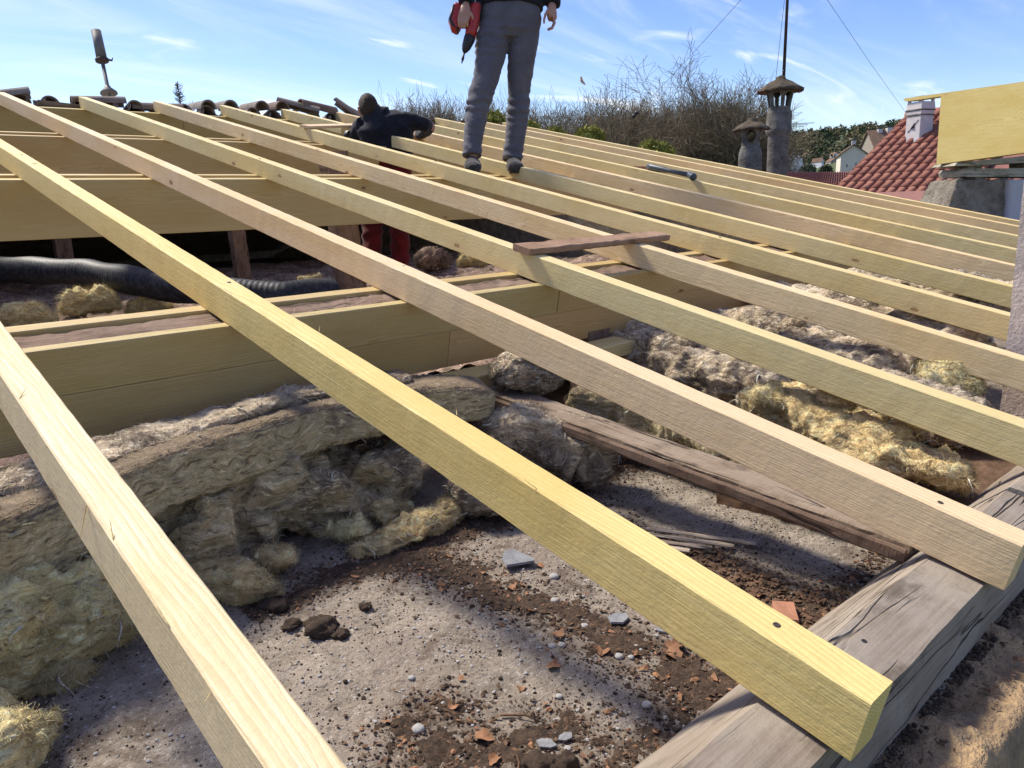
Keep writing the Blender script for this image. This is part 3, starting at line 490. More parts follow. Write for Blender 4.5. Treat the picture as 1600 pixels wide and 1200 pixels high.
# ------------------------------------------------------------------ mineral wool
def path_interp(P, n):
    P = np.array(P, float); d = np.concatenate([[0], np.cumsum(np.linalg.norm(np.diff(P[:, :3], axis=0), axis=1))]); s = np.linspace(0, d[-1], n); s = s
    out = np.stack([np.interp(s, d, P[:, k]) for k in range(P.shape[1])], -1)
    for _ in range(max(2, n // 40)): out[1:-1] = (out[:-2] + 2 * out[1:-1] + out[2:]) / 4
    return out
def wool_piece(name, P, mat, label, sq=2.6, amp=.03, mid=.012, fine=.005, step=.008, seed=0, group=None, fib=900, flen=.03, endround=.12, layer=0., cat='insulation', droop=0., cav=0.):
    """P: rows of x, y, z, half width (horizontal), half height; a lofted pad with torn, folded surface"""
    P = np.array(P, float); L = np.linalg.norm(np.diff(P[:, :3], axis=0), axis=1).sum(); n = int(max(24, L / step)); C = path_interp(P, n)
    T = np.gradient(C[:, :3], axis=0); T /= np.linalg.norm(T, axis=1)[:, None]; S = np.cross(T, [0, 0, 1.]); S /= np.linalg.norm(S, axis=1)[:, None] + 1e-9; U = np.cross(S, T)
    per = 2 * math.pi * (P[:, 3].mean() + P[:, 4].mean()) / 2 * 1.15; m = int(np.clip(per / step, 40, 190)); th = np.linspace(0, 2 * np.pi, m, endpoint=False)
    c, s = np.cos(th), np.sin(th); c = np.sign(c) * np.abs(c) ** (2 / sq); s = np.sign(s) * np.abs(s) ** (2 / sq)
    u = np.linspace(0, 1, n); e = np.clip(np.minimum(u, 1 - u) * L / endround, 0, 1); e = np.sqrt(np.clip(1 - (1 - e) ** 2, 0.0004, 1))
    V = C[:, None, :3] + (e * C[:, 3])[:, None, None] * c[None, :, None] * S[:, None, :] + (e * C[:, 4])[:, None, None] * s[None, :, None] * U[:, None, :]
    Nn = (c[None, :, None] * S[:, None, :] / C[:, 3][:, None, None] + s[None, :, None] * U[:, None, :] / C[:, 4][:, None, None]); Nn /= np.linalg.norm(Nn, axis=2)[:, :, None] + 1e-9
    V = V.reshape(-1, 3); Nn = Nn.reshape(-1, 3); Q = V + seed * 3.1
    w3 = np.stack([fbm(Q * 7 + 40 * k, 2) for k in range(3)], -1)
    # fleece: noise drawn out along the pad, soft billows, pulled tufts
    A1 = np.repeat(np.linspace(0, L, n), m); A2 = np.tile(th, n) * per / 6.2832; sh = .05 * w3[:, 0]
    G = np.stack([A1 * 5 + seed, (A2 + sh) * 13, w3[:, 1] * .8], -1); G2 = np.stack([A1 * 16 + seed, (A2 + sh * .6) * 48, w3[:, 2] * 1.2], -1)
    bil = np.abs(perlin(Q * 13 + .8 * w3)) + .5 * np.abs(perlin(Q * 29 + w3))
    tuft = np.clip(fbm(Q * 30 + w3 * 1.2, 2) - .22, 0, 1)
    D = amp * fbm(Q * 6 + .7 * w3, 3) + mid * (1.1 * fbm(G, 3) + .9 * (bil - .35)) + fine * (1.2 * fbm(G2, 3) + fbm(Q * 120, 2)) + mid * 1.6 * tuft
    if cav: cv = np.clip(fbm(Q * 8 + 2.2 + .5 * w3, 2) - .12, 0, .5); D = D - cav * cv * 2.2
    if layer: D = D + layer * np.sin(V[:, 2] * 190 + 5 * fbm(Q * 10, 2)) * (np.abs(Nn[:, 2]) < .6)
    V = V + Nn * D[:, None] + .35 * amp * w3
    if droop: V[:, 2] -= droop * np.maximum(0, fbm(Q * 11 + 7, 2)) * (Nn[:, 2] < -.2)
    Fc = [(i * m + k, i * m + (k + 1) % m, (i + 1) * m + (k + 1) % m, (i + 1) * m + k) for i in range(n - 1) for k in range(m)] + [tuple(range(m)), tuple((n - 1) * m + k for k in range(m - 1, -1, -1))]
    org = P[len(P) // 2, :3]; o = obj(name, mesh(name, V - org, Fc, mat), loc=org); tag(o, label, cat, group)
    if fib: fibres(o, V - org, Nn, mat, fib, flen, seed)
    return o
def fibres(o, V, Nn, mat, count, flen, seed):
    count *= 5; r = np.random.default_rng(int(seed * 10) + 5); idx = r.integers(0, len(V), count); idx = idx[V[idx, 2] + o.location.z > -.795]; count = len(idx)
    lift = np.where(r.uniform(size=(count, 1)) < .16, r.uniform(.3, 1.2, (count, 1)), r.uniform(-.02, .16, (count, 1))); p = V[idx] - Nn[idx] * .001; tang = r.normal(size=(count, 3)); w3 = np.stack([fbm(V[idx] * 8 + 9 * k, 2) for k in range(3)], -1) * 2.2; tang = tang * .55 + w3; tang -= Nn[idx] * (tang * Nn[idx]).sum(1)[:, None]; tang /= np.linalg.norm(tang, axis=1)[:, None] + 1e-9
    d = tang + Nn[idx] * lift; d /= np.linalg.norm(d, axis=1)[:, None]; side = np.cross(d, Nn[idx]); side /= np.linalg.norm(side, axis=1)[:, None] + 1e-9
    Ls = flen * r.uniform(.3, 1, (count, 1)) ** 1.3; w_ = r.uniform(.00025, .0007, (count, 1)); VV = []; seg = 3
    for k in range(seg + 1):
        t = k / seg; curl = side * np.sin(t * 3.2 + idx[:, None] % 7) * .22 * Ls; q = p + d * Ls * t + curl + Nn[idx] * (.004 * math.sin(math.pi * t)); ww = w_ * (1 - .75 * t)
        VV += [q - side * ww, q + side * ww]
    VV = np.stack(VV, 1).reshape(-1, 3); K = 2 * (seg + 1); base = np.arange(count)[:, None] * K; Fq = np.concatenate([base + np.array([2 * k, 2 * k + 1, 2 * k + 3, 2 * k + 2]) for k in range(seg)], 0)
    f = obj('fibres', mesh('fibres', VV, Fq, mat)); f.location = o.location; setparent(f, o); f['kind'] = 'stuff'
    if o.location.y > 2.6: return
    # matted wisps: thicker ropes of fibre pulled out of the fleece
    wv = []; wf = []; nw = max(12, count // 160); jj = r.integers(0, len(V), nw); kk = 0
    for i in jj:
        if V[i, 2] + o.location.z < -.79: continue
        nrm = Nn[i]; tg = r.normal(size=3); tg -= nrm * tg.dot(nrm); tg /= np.linalg.norm(tg); sd_ = np.cross(tg, nrm); LL = flen * r.uniform(.5, 1.4); w0 = r.uniform(.0012, .004); ph = r.uniform(0, 6.28); am = r.uniform(.02, .16); up_ = r.uniform(.0, .35) if r.uniform() < .7 else r.uniform(.4, 1.1)
        for t in np.linspace(0, 1, 7):
            c_ = V[i] + tg * LL * t + sd_ * math.sin(t * 4 + ph) * am * LL + nrm * (LL * up_ * math.sin(t * 2.2) * .7 + .001) - np.array([0, 0, .3 * LL * t * t]); ww = w0 * (1.05 - t) ** .6
            wv += [c_ - sd_ * ww, c_ + nrm * ww * .8, c_ + sd_ * ww]
        for q in range(6): b0 = kk + q * 3; wf += [(b0, b0 + 1, b0 + 4, b0 + 3), (b0 + 1, b0 + 2, b0 + 5, b0 + 4), (b0 + 2, b0, b0 + 3, b0 + 5)]
        kk += 21
    if wv: w2 = obj('wisps', mesh('wisps', np.array(wv), wf, WOOL_W)); w2.location = o.location; setparent(w2, o); w2['kind'] = 'stuff'
# the long slab in the first bays, lying on the low plank
wool_piece('insulation_slab', [(-.35, 1.50, -.575, .13, .07), (.1, 1.60, -.565, .13, .075), (.45, 1.74, -.538, .125, .062), (.9, 1.82, -.528, .12, .056), (1.2, 1.80, -.53, .12, .054), (1.45, 1.70, -.55, .11, .05)], WOOL_S, 'long grey yellow wool slab sagging under the nearest purlin', 9, .008, .0065, .0035, .0060, 1, 'mineral wool insulation', 1800, .022, .05, .0012)
wool_piece('insulation_crust', [(.15, 1.67, -.492, .075, .014), (.5, 1.79, -.472, .075, .016), (.9, 1.86, -.465, .07, .015), (1.25, 1.83, -.47, .07, .012)], WOOL_G, 'dirty torn wool layer on top of the long slab', 3, .014, .009, .004, .006, 2, 'mineral wool insulation', 1500, .03)
# collapsed wool beneath it
wool_piece('insulation_heap', [(.40, 1.76, -.70, .13, .08), (.6, 1.77, -.69, .16, .10), (.8, 1.80, -.69, .17, .105), (1.0, 1.79, -.705, .15, .095), (1.2, 1.74, -.715, .13, .08)], WOOL_K, 'collapsed brownish yellow wool bulging out under the long slab', 2.8, .085, .018, .005, .0055, 3, 'mineral wool insulation', 3200, .03, droop=.07, cav=.13)
wool_piece('insulation_tuft', [(.50, 1.66, -.76, .05, .04), (.58, 1.52, -.765, .055, .045), (.62, 1.45, -.775, .03, .025)], WOOL_Y, 'yellow wool tuft hanging down to the slab left of the soil clods', 2.2, .025, .012, .005, .005, 4, 'mineral wool insulation', 900, .03)
wool_piece('insulation_tuft', [(.36, 1.70, -.745, .06, .05), (.43, 1.56, -.77, .04, .035)], WOOL_Y, 'pale wool tuft nearest the first rafter under the slab', 2.2, .025, .014, .005, .005, 5, 'mineral wool insulation', 700, .03)
wool_piece('insulation_tuft', [(.84, 1.52, -.79, .035, .02), (.98, 1.49, -.78, .045, .03), (1.10, 1.50, -.77, .045, .035), (1.18, 1.53, -.755, .04, .045)], WOOL_Y, 'narrow yellow wool strip lying on the debris below the heap', 2.2, .03, .016, .006, .0055, 6, 'mineral wool insulation', 1000, .026)
wool_piece('insulation_tuft', [(1.14, 1.52, -.72, .08, .09), (1.28, 1.44, -.72, .07, .08), (1.35, 1.38, -.75, .04, .05)], WOOL_G, 'grey brown wool lump under the second rafter', 2.2, .035, .016, .006, .006, 7, 'mineral wool insulation', 1000, .026)
# pale loose wool low at the left edge
wool_piece('loose_wool', [(-.05, 1.58, -.70, .15, .10), (.15, 1.55, -.69, .14, .105), (.28, 1.53, -.71, .11, .09), (.36, 1.50, -.745, .06, .06)], WOOL_P, 'pale yellow loose wool pile under the left end of the slab', 2.3, .055, .026, .008, .0055, 8, 'mineral wool insulation', 2600, .035, droop=.03, cav=.09)
wool_piece('loose_wool', [(-.05, 1.28, -.76, .10, .055), (.07, 1.27, -.75, .10, .065), (.17, 1.30, -.77, .06, .04)], WOOL_P, 'ragged pale wool flake at the lower left corner', 2.3, .04, .024, .007, .0055, 9, 'mineral wool insulation', 1100, .02, cav=.06)
wool_piece('loose_wool', [(.17, 1.46, -.775, .05, .04), (.25, 1.43, -.78, .035, .03)], WOOL_P, 'small white wool tuft left of the first rafter', 2.2, .02, .012, .005, .005, 10, 'mineral wool insulation', 900, .03)
# round the old board
wool_piece('insulation_tuft', [(1.52, 1.78, -.52, .07, .06), (1.62, 1.74, -.50, .085, .075), (1.72, 1.66, -.53, .07, .07)], WOOL_G, 'dense crumpled wool clump beside the head of the old board', 2.6, .025, .022, .006, .0052, 11, 'mineral wool insulation', 1200, .02)
wool_piece('insulation_tuft', [(1.36, 1.62, -.60, .07, .05), (1.50, 1.52, -.65, .09, .075), (1.56, 1.40, -.70, .08, .075), (1.52, 1.36, -.76, .05, .04)], WOOL_G, 'dark grey wool flap drooping off the old board', 2.4, .035, .018, .006, .0055, 12, 'mineral wool insulation', 1400, .026)
# wool rolls in the bays to the right
RB = [([(1.80, 1.72, -.63, .07, .06), (1.86, 1.40, -.64, .09, .07), (1.80, 1.05, -.66, .085, .065), (1.74, .72, -.70, .06, .045)], WOOL_S, 'flattened yellow grey batt beside the old board', .02, 5),
      ([(2.06, 1.22, -.615, .08, .06), (2.05, 1.02, -.60, .10, .075), (2.0, .82, -.63, .10, .06), (1.96, .60, -.665, .085, .045), (1.95, .54, -.69, .04, .03)], WOOL_Y, 'torn bright yellow batt in the bay right of the third rafter', .035, 3),
      ([(2.50, 2.10, -.58, .13, .09), (2.42, 1.75, -.585, .15, .10), (2.32, 1.45, -.60, .14, .09), (2.26, 1.20, -.62, .11, .07)], WOOL_G, 'grey folded batt behind the bright yellow one', .04, 3),
      ([(2.42, 1.05, -.64, .11, .07), (2.40, .85, -.63, .12, .085), (2.40, .62, -.66, .10, .07)], WOOL_G, 'mottled wool lump against the plaster pillar', .04, 2.4),
      ([(2.95, 1.95, -.58, .15, .10), (2.85, 1.6, -.56, .16, .12), (2.72, 1.25, -.58, .15, .10), (2.62, .95, -.61, .12, .09)], WOOL_G, 'dark wool roll between the fifth and sixth rafters', .045, 2.6),
      ([(2.66, .94, -.57, .06, .05), (2.60, .82, -.56, .07, .06), (2.56, .72, -.6, .05, .05)], WOOL_P, 'peach coloured wool scrap left of the plaster pillar', .03, 2.2),
      ([(3.55, 2.0, -.55, .18, .13), (3.45, 1.6, -.53, .18, .13), (3.35, 1.2, -.54, .17, .12), (3.25, .9, -.56, .13, .1)], WOOL_G, 'dark wool roll under the sixth rafter', .05, 2.6),
      ([(4.2, 1.9, -.52, .2, .13), (4.1, 1.4, -.5, .2, .13), (3.9, .9, -.52, .17, .11)], WOOL_G, 'dark wool roll under the seventh rafter', .05, 2.6)]
for k, (P, mt, lab, amp, sq) in enumerate(RB): wool_piece('insulation_batt', P, mt, lab, sq, amp, .02, .006, .0075 if k < 6 else .014, 20 + k, 'mineral wool insulation', 1800 if k < 6 else 300, .03, .1, .002 if sq > 2.8 else 0, droop=.02, cav=.05)
ORD = ['first', 'second', 'third', 'fourth', 'fifth', 'sixth', 'seventh', 'eighth', 'ninth']
def left_to_right(T): return sorted(T, key=lambda t: (np.array(t[:3]) @ CM[:, 0]) / (np.array(t[:3]) @ CM[:, 2]))
# torn tufts that break up the heaps
for k, (x, y, z, s, mt) in enumerate(left_to_right(((1.02, 1.60, -.75, .05, WOOL_Y), (.68, 1.57, -.765, .045, WOOL_Y), (.88, 1.59, -.765, .04, WOOL_P)))):
    wool_piece('wool_tuft', [(x - s, y + .03, z + .01, s * .5, s * .4), (x, y, z, s * .8, s * .7), (x + s * .9, y + .02, z - .015, s * .45, s * .35)], mt, ORD[k] + ' small torn tuft from the left on the collapsed wool under the slab', 2.1, .032, .022, .007, .0045, 60 + k, 'torn tufts on the collapsed wool', 420, .03, .05, droop=.02, cav=.05)
for k, (x, y, z, s, mt) in enumerate(left_to_right(((2.02, .92, -.535, .06, WOOL_Y), (2.04, .74, -.57, .05, WOOL_Y), (1.96, 1.08, -.545, .05, WOOL_P), (2.36, 1.62, -.50, .07, WOOL_G), (2.30, 1.34, -.52, .06, WOOL_P), (2.74, 1.42, -.47, .07, WOOL_G), (2.44, .80, -.555, .05, WOOL_P)))):
    wool_piece('wool_tuft', [(x + .01, y + s, z - .015, s * .5, s * .35), (x, y, z, s * .8, s * .6), (x - .01, y - s, z - .025, s * .45, s * .3)], mt, ORD[k] + ' small torn tuft from the left on the batts right of the third rafter', 2.1, .036, .024, .007, .005, 80 + k, 'torn tufts on the right batts', 420, .03, .05, droop=.02, cav=.05)
# continuous blanket between the joists farther in
bx_ = np.linspace(-1.1, 6.8, 300); by_ = np.linspace(2.2, 9.5, 200); A_, B_ = np.meshgrid(bx_, by_, indexing='ij'); Pn = np.stack([A_.ravel(), B_.ravel(), 0 * A_.ravel()], -1)
zb = -.66 + .07 * fbm(Pn * 2.2, 3) + .05 * ridged(Pn * 6, 4, .55) * .5; jo = np.abs((A_.ravel() * 1.7) % 1 - .5); zb += .05 * np.clip(jo * 2, 0, 1)
nb = len(by_); o = obj('wool_blanket', mesh('wool_blanket', np.stack([A_.ravel(), B_.ravel(), zb], -1), np.array([(i * nb + j, (i + 1) * nb + j, (i + 1) * nb + j + 1, i * nb + j + 1) for i in range(299) for j in range(nb - 1)]), WOOL_B)); tag(o, 'brown wool blanket covering the attic floor deep under the rafters', 'insulation')
for k, (x, y, z, s, mt, lab) in enumerate(((1.30, 5.35, -.47, .16, WOOL_P, 'fluffy cream wool heap in front of the black duct'), (.85, 5.0, -.50, .16, WOOL_P, 'cream wool heap at the left edge below the duct'), (1.62, 5.25, -.52, .12, WOOL_P, 'small cream wool heap under the bend of the duct'), (1.95, 4.75, -.5, .09, WOOL_P, 'wool scrap where the duct passes behind the second rafter'), (2.75, 5.2, -.5, .13, WOOL_P, 'pale wool heap left of the thick attic post'), (4.55, 6.1, -.45, .17, WOOL_B, 'brown wool heap behind the red trousers'), (4.95, 6.0, -.48, .13, WOOL_P, 'pinkish wool heap under the old brown plank'))):
    wool_piece('wool_heap', [(x - s, y + .05, z - .06, s * .5, s * .45), (x, y, z, s * .7, s * .62), (x + s, y - .05, z - .06, s * .5, s * .45)], mt, lab, 2.2, .06, .03, .012, .0095, 40 + k, 'wool heaps deep in the attic', 1500, .06, cav=.08)
# ------------------------------------------------------------------ attic posts, duct
for (p0, p1, w_, lab) in (((2.90, 6.72, -.8), (2.86, 6.76, .62), .12, 'slim old post deep in the attic left of centre'), ((2.94, 4.93, -.8), (2.88, 4.97, .42), .17, 'thick split old post behind the third rafter'), ((1.85, 8.3, -.8), (1.85, 8.3, .6), .14, 'barely lit post at the back of the attic'), ((2.30, 2.06, -.8), (2.30, 2.06, -.49), .13, 'short dark post carrying the nearest purlin')):
    tag(beam('attic_post', p0, p1, w_, w_ * .8, OLD, up=(0, 1, 0), color=(.62, .5, .46), rough=.004), lab, 'post', 'old posts in the attic')
def duct(P, r, label):
    C = path_interp([(*p, 0) for p in P], 420)[:, :3]; rad = [r * (1 + .018 * math.sin(i * 1.9) + .05 * math.sin(i * .13) + .03 * math.sin(i * .047 + 1)) for i in range(len(C))]
    o = MB().tube(C.tolist(), rad, 22).build('flexible_duct', DUCT, None, True); return tag(o, label, 'duct')
duct([(.3, 7.4, -.36), (1.0, 6.55, -.30), (1.42, 5.75, -.33), (1.62, 5.0, -.40), (1.85, 4.45, -.44), (2.08, 4.25, -.47), (2.4, 4.28, -.48)], .09, 'black flexible ventilation duct lying in the dark attic')
# ------------------------------------------------------------------ old board and what lies round it
ob = empty('old_board', (1.5, .9, -.68), 0, 'dirty old floorboard with moulded edge sloping down to the wall plate', 'board')
def pb_(y, dx): return Vector((1.485 + dx + .045 * (y - .5), y, -.665 + .07 * (y - .5)))
beam('board', pb_(.50, .028), pb_(2.05, .028), .10, .022, OLD, ob, color=(.74, .66, .60), rough=.002, ch=.004); beam('moulded_edge', pb_(.505, -.031) + Vector((0, 0, -.012)), pb_(2.03, -.031) + Vector((0, 0, -.012)), .014, .03, OLD, ob, color=(.62, .50, .44), rough=.001, ch=.005)
m = rough_box('earth_mound', 1.72, 2.7, .42, 1.1, -.86, -.735, SOIL2, .035, .015, 12); tag(m, 'brown dusty earth and debris mound under the bright yellow batt', 'earth')
# ------------------------------------------------------------------ debris on the slab
def blob(r=1, n=1, seed=0, flat=1., amp=.3):
    bm = bmesh.new(); bmesh.ops.create_icosphere(bm, subdivisions=n, radius=1); V = np.array([v.co[:] for v in bm.verts]); Fc = [[v.index for v in f.verts] for f in bm.faces]; bm.free()
    V = V * (1 + amp * fbm(V * 1.3 + seed * 5.3, 3))[:, None] * r; V[:, 2] *= flat; return V, Fc
def scatter(name, label, cat, protos, count, region, size, mat, mask=None, flat=True, seed=1, lift=.3):
    r = np.random.default_rng(seed); VV = []; FF = []; k = 0; tries = 0; n = 0
    xs = r.uniform(region[0], region[1], count * 4); ys = r.uniform(region[2], region[3], count * 4)
    if mask is not None: keep = mask(xs, ys) > r.uniform(0, 1, len(xs)); xs, ys = xs[keep], ys[keep]
    xs, ys = xs[:count], ys[:count]; zs = floorz(xs, ys)
    for x, y, z in zip(xs, ys, zs):
        V, Fc = protos[r.integers(len(protos))]; s = size[0] * (size[1] / size[0]) ** (r.uniform() ** 1.8); a = r.uniform(0, 6.28); ca, sa = math.cos(a), math.sin(a); tx, ty = r.normal(0, .35, 2)
        W = V * s; W = np.stack([W[:, 0] * ca - W[:, 1] * sa, W[:, 0] * sa + W[:, 1] * ca, W[:, 2] + W[:, 0] * tx * .4 + W[:, 1] * ty * .4], -1) + np.array([x, y, z + s * lift])
        VV.append(W); FF += [[i + k for i in f] for f in Fc]; k += len(W)
    o = obj(name, mesh(name, np.concatenate(VV), FF, mat, False)); return tag(o, label, cat, kind='stuff')
def lm(sc, lo, hi, off): return lambda x, y: np.clip((fbm(np.stack([x * sc + off, y * sc, 0 * x], -1), 3) - lo) / (hi - lo), 0, 1)
def bands(x, y):       # litter gathers under the second rafter, along the wool and against the plate
    b = np.exp(-((x - .98 + .08 * (y - 1)) / .075) ** 2) * (y < 1.5) + np.exp(-((y - 1.45) / .07) ** 2) * (x > .55) + .9 * np.exp(-((x - 1.33 - .1 * (y - .7)) / .09) ** 2) + .8 * np.exp(-((y - .63) / .035) ** 2) + .9 * np.exp(-(((x - .60) / .10) ** 2 + ((y - .86) / .09) ** 2)) + .8 * np.exp(-(((x - .72) / .09) ** 2 + ((y - .74) / .06) ** 2))
    return np.clip(b * (.55 + .9 * lm(9, -.3, .5, 3)(x, y)), 0, 1)
ca_ = AF.data.attributes.new('dirt', 'FLOAT', 'POINT'); ca_.data.foreach_set('value', np.where((AFV[:, 0] < 2.2) & (AFV[:, 1] < 2), np.clip(bands(AFV[:, 0], AFV[:, 1]) * 1.3, 0, 1), .6).astype(np.float32))
crumb = [blob(1, 1, s, .75, .5) for s in range(6)]; peb = [blob(1, 1, s + 20, .6, .25) for s in range(6)]
def flake(seed):
    r = np.random.default_rng(seed); n = 6; a = np.linspace(0, 2 * np.pi, n, endpoint=False) + r.normal(0, .2, n); rr = r.uniform(.5, 1.1, n); V = np.stack([rr * np.cos(a), rr * np.sin(a) * .6, r.normal(0, .18, n)], -1); V = np.vstack([[0, 0, .12], V]); return V, [[0, i + 1, (i + 1) % n + 1] for i in range(n)]
flk = [flake(s) for s in range(8)]
REG = (.12, 1.85, .56, 1.62)
scatter('soil_crumbs', 'dark soil crumbs strewn over the slab', 'soil', crumb, 8500, REG, (.0010, .0048), SOIL, bands, seed=2)
scatter('soil_dust', 'fine dark grit scattered thinly over the slab', 'soil', crumb, 9000, REG, (.0008, .0028), SOIL, lm(5, -.35, .5, 8), seed=3)
scatter('leaf_litter', 'brown leaf crumbs and chaff in the litter bands', 'litter', flk, 9500, REG, (.002, .009), SOIL2, bands, seed=4, lift=.45)
scatter('pale_grit', 'pale gravel grains strewn over the slab', 'gravel', peb, 3200, REG, (.0010, .0040), STONE, lm(7, -.5, .6, 14), seed=5)
scatter('rust_flakes', 'rust coloured leaf scraps in the litter', 'litter', flk, 900, REG, (.003, .012), LEAF, bands, seed=6, lift=.5)
def ledge(x, y): return 1. + 0 * x
LED = (.5, 2.1, .30, .345)
_f = floorz
def floorz(x, y): return np.where(y < .36, -.735 + 0 * x, _f(x, y))
scatter('ledge_soil', 'black soil packed against the outer foot of the wall plate', 'soil', crumb, 1700, (.5, 2.1, .318, .345), (.001, .0058), SOIL, None, seed=7)
scatter('ledge_litter', 'chaff on the sandy wall top', 'litter', flk, 700, (.5, 2.1, .265, .345), (.002, .010), SOIL2, None, seed=8)
floorz = _f
scatter('plate_litter', 'brown leaf litter heaped in the corner of board and plate', 'litter', flk, 2200, (1.15, 1.5, .58, .95), (.003, .013), SOIL2, lambda x, y: np.clip(1.2 - np.abs(x - 1.33 - .05 * (y - .6)) / .1, 0, 1), seed=9, lift=.7)
def mound(x, y): return np.clip(1.3 - np.hypot((x - 2.1) / .5, (y - .75) / .3), 0, 1)
dx_ = np.arange(.10, 1.80, .0042); dy_ = np.arange(.57, 1.60, .0042); A_, B_ = np.meshgrid(dx_, dy_, indexing='ij'); xf_, yf_ = A_.ravel(), B_.ravel(); Pn = np.stack([xf_, yf_, 0 * xf_], -1)
hd = bands(xf_, yf_) * .8 + .5 * fbm(Pn * 15, 4, .7) + .35 * fbm(Pn * 48 + 3, 3, .7) + .16 * lm(5, -.35, .5, 8)(xf_, yf_) - .58; hd = np.clip(hd, -.25, .6) * .011 + .0034 * fbm(Pn * 85, 3, .65) + .002 * np.abs(perlin(Pn * 200))
zd = _f(xf_, yf_) + hd; nd = len(dy_); keep = (hd > -.0012).reshape(len(dx_), nd); kq = keep[:-1, :-1] | keep[1:, :-1] | keep[:-1, 1:] | keep[1:, 1:]; ii, jj = np.nonzero(kq); Qd = np.stack([ii * nd + jj, (ii + 1) * nd + jj, (ii + 1) * nd + jj + 1, ii * nd + jj + 1], -1); used, inv_ = np.unique(Qd, return_inverse=True)
tag(obj('litter_drift', mesh('litter_drift', np.stack([xf_, yf_, zd], -1)[used], inv_.reshape(-1, 4), LITTER)), 'matted drifts of dark soil and leaf dust on the slab', 'soil', kind='stuff')
# single stones, clods and leaves one can point to
def put(name, label, cat, V, Fc, mat, x, y, s, flat=1, rz=0., smooth=True, group=None, dz=.3, tilt=0.):
    o = obj(name, mesh(name, np.array(V) * s, Fc, mat, smooth), M=Matrix.Translation((x, y, fz(x, y) + s * dz)) @ Matrix.Rotation(rz, 4, 'Z') @ Matrix.Rotation(tilt, 4, 'X')); return tag(o, label, cat, group)
for k, (x, y, s, lab) in enumerate(((.628, 1.285, .034, 'large dark soil clod on the slab'), (.592, 1.335, .018, 'smaller soil clod left of the large one'), (.605, 1.43, .028, 'dark soil clod in front of the hanging wool tuft'), (.735, 1.29, .013, 'little brown clod right of the large one'), (.66, .70, .026, 'soil clod at the bottom edge of the picture'), (.69, .675, .02, 'second soil clod at the bottom edge'), (.645, 1.235, .016, 'crumbling clod just below the large one'))):
    V, Fc = blob(1, 4, 60 + k, .62, .55); V = V + .10 * (fbm(V * 6 + k, 3))[:, None] * V; put('soil_clod', lab, 'soil clod', V, Fc, SOIL, x, y, s, group='soil clods on the slab', dz=.2)
for k, (x, y, s, lab) in enumerate(((1.106, 1.107, .0105, 'round grey pebble right of the slate shard'), (1.03, 1.03, .0085, 'oval pebble in the litter under the second rafter'), (.92, .905, .007, 'pebble left of the litter band'), (.905, .915, .0075, 'bluish pebble beside another, left of the litter band'), (.80, .795, .006, 'small pebble in the middle of the bare slab'), (.585, .895, .010, 'white stone beside the leaf near the bottom edge'), (.96, .80, .008, 'pale pebble next to the curled leaf'), (.975, .785, .006, 'tiny white pebble by the curled leaf'), (1.01, .80, .0055, 'pebble right of the curled leaf'), (.885, .68, .008, 'pale stone low in front of the plate'), (.66, 1.02, .0065, 'grey stone on the dusty patch'), (1.0, .92, .0075, 'grey pebble in the brown litter'), (.72, .70, .006, 'light stone near the bottom clods'))):
    V, Fc = blob(1, 3, 80 + k, .62, .2); put('pebble', lab, 'pebble', V, Fc, STONE, x, y, s, group='loose pebbles on the slab')
def shard(pts, th, seed):
    V = [(x, y, th / 2 + .004 * math.sin(7 * x + seed)) for x, y in pts] + [(x * 1.04, y * 1.04, -th / 2) for x, y in pts]; n = len(pts); c = len(V); return V, [tuple(range(n)), tuple(range(2 * n - 1, n - 1, -1))] + [(i, (i + 1) % n, (i + 1) % n + n, i + n) for i in range(n)]
V, Fc = shard([(-1, .3), (-.3, .62), (.75, .55), (1.0, .1), (.15, -1.1), (-.12, -1.12)], .13, 1); put('slate_shard', 'pointed grey slate shard on the litter left of the second rafter', 'slate', V, Fc, SLATE, 1.085, 1.215, .042, rz=.75, smooth=False, dz=.35, tilt=.12)
for k, (x, y, s, lab) in enumerate(((1.06, .885, .024, 'flat dark slate flake beside the second rafter'), (1.09, .80, .017, 'dark slate chip near the plate'), (.70, .725, .017, 'dark slate chip among the bottom clods'), (.735, .72, .014, 'small slate chip right of the bottom clods'))):
    V, Fc = shard([(math.cos(a) * random.uniform(.6, 1.1), math.sin(a) * random.uniform(.5, .9)) for a in np.linspace(0, 5.4, 6)], .16, k); put('slate_chip', lab, 'slate', V, Fc, SLATE, x, y, s, rz=k, smooth=False, group='slate chips on the slab')
V, Fc = shard([(-1, -.6), (1, -.55), (.95, .6), (-.9, .62)], .35, 2); put('brick_fragment', 'flat terracotta fragment in the litter behind the wall plate', 'fragment', V, Fc, BRICK, 1.285, .655, .035, rz=.6, smooth=False, dz=.4)
def leafmesh(seed):
    r = np.random.default_rng(seed); n = 16; a = np.linspace(0, 2 * np.pi, n, endpoint=False); rr = .62 + .38 * np.abs(np.sin(a * 2.5)) + r.normal(0, .06, n); ring = np.stack([rr * np.cos(a), rr * np.sin(a) * .8, .35 * rr ** 2 * np.sin(2 * a + seed) + .22 * rr ** 2], -1); mid = ring * np.array([.5, .5, .3]); V = np.vstack([[[0, 0, 0]], mid, ring]); Fc = []
    for i in range(n): j = (i + 1) % n; Fc += [(0, 1 + i, 1 + j), (1 + i, 1 + n + i, 1 + n + j, 1 + j)]
    return V, Fc
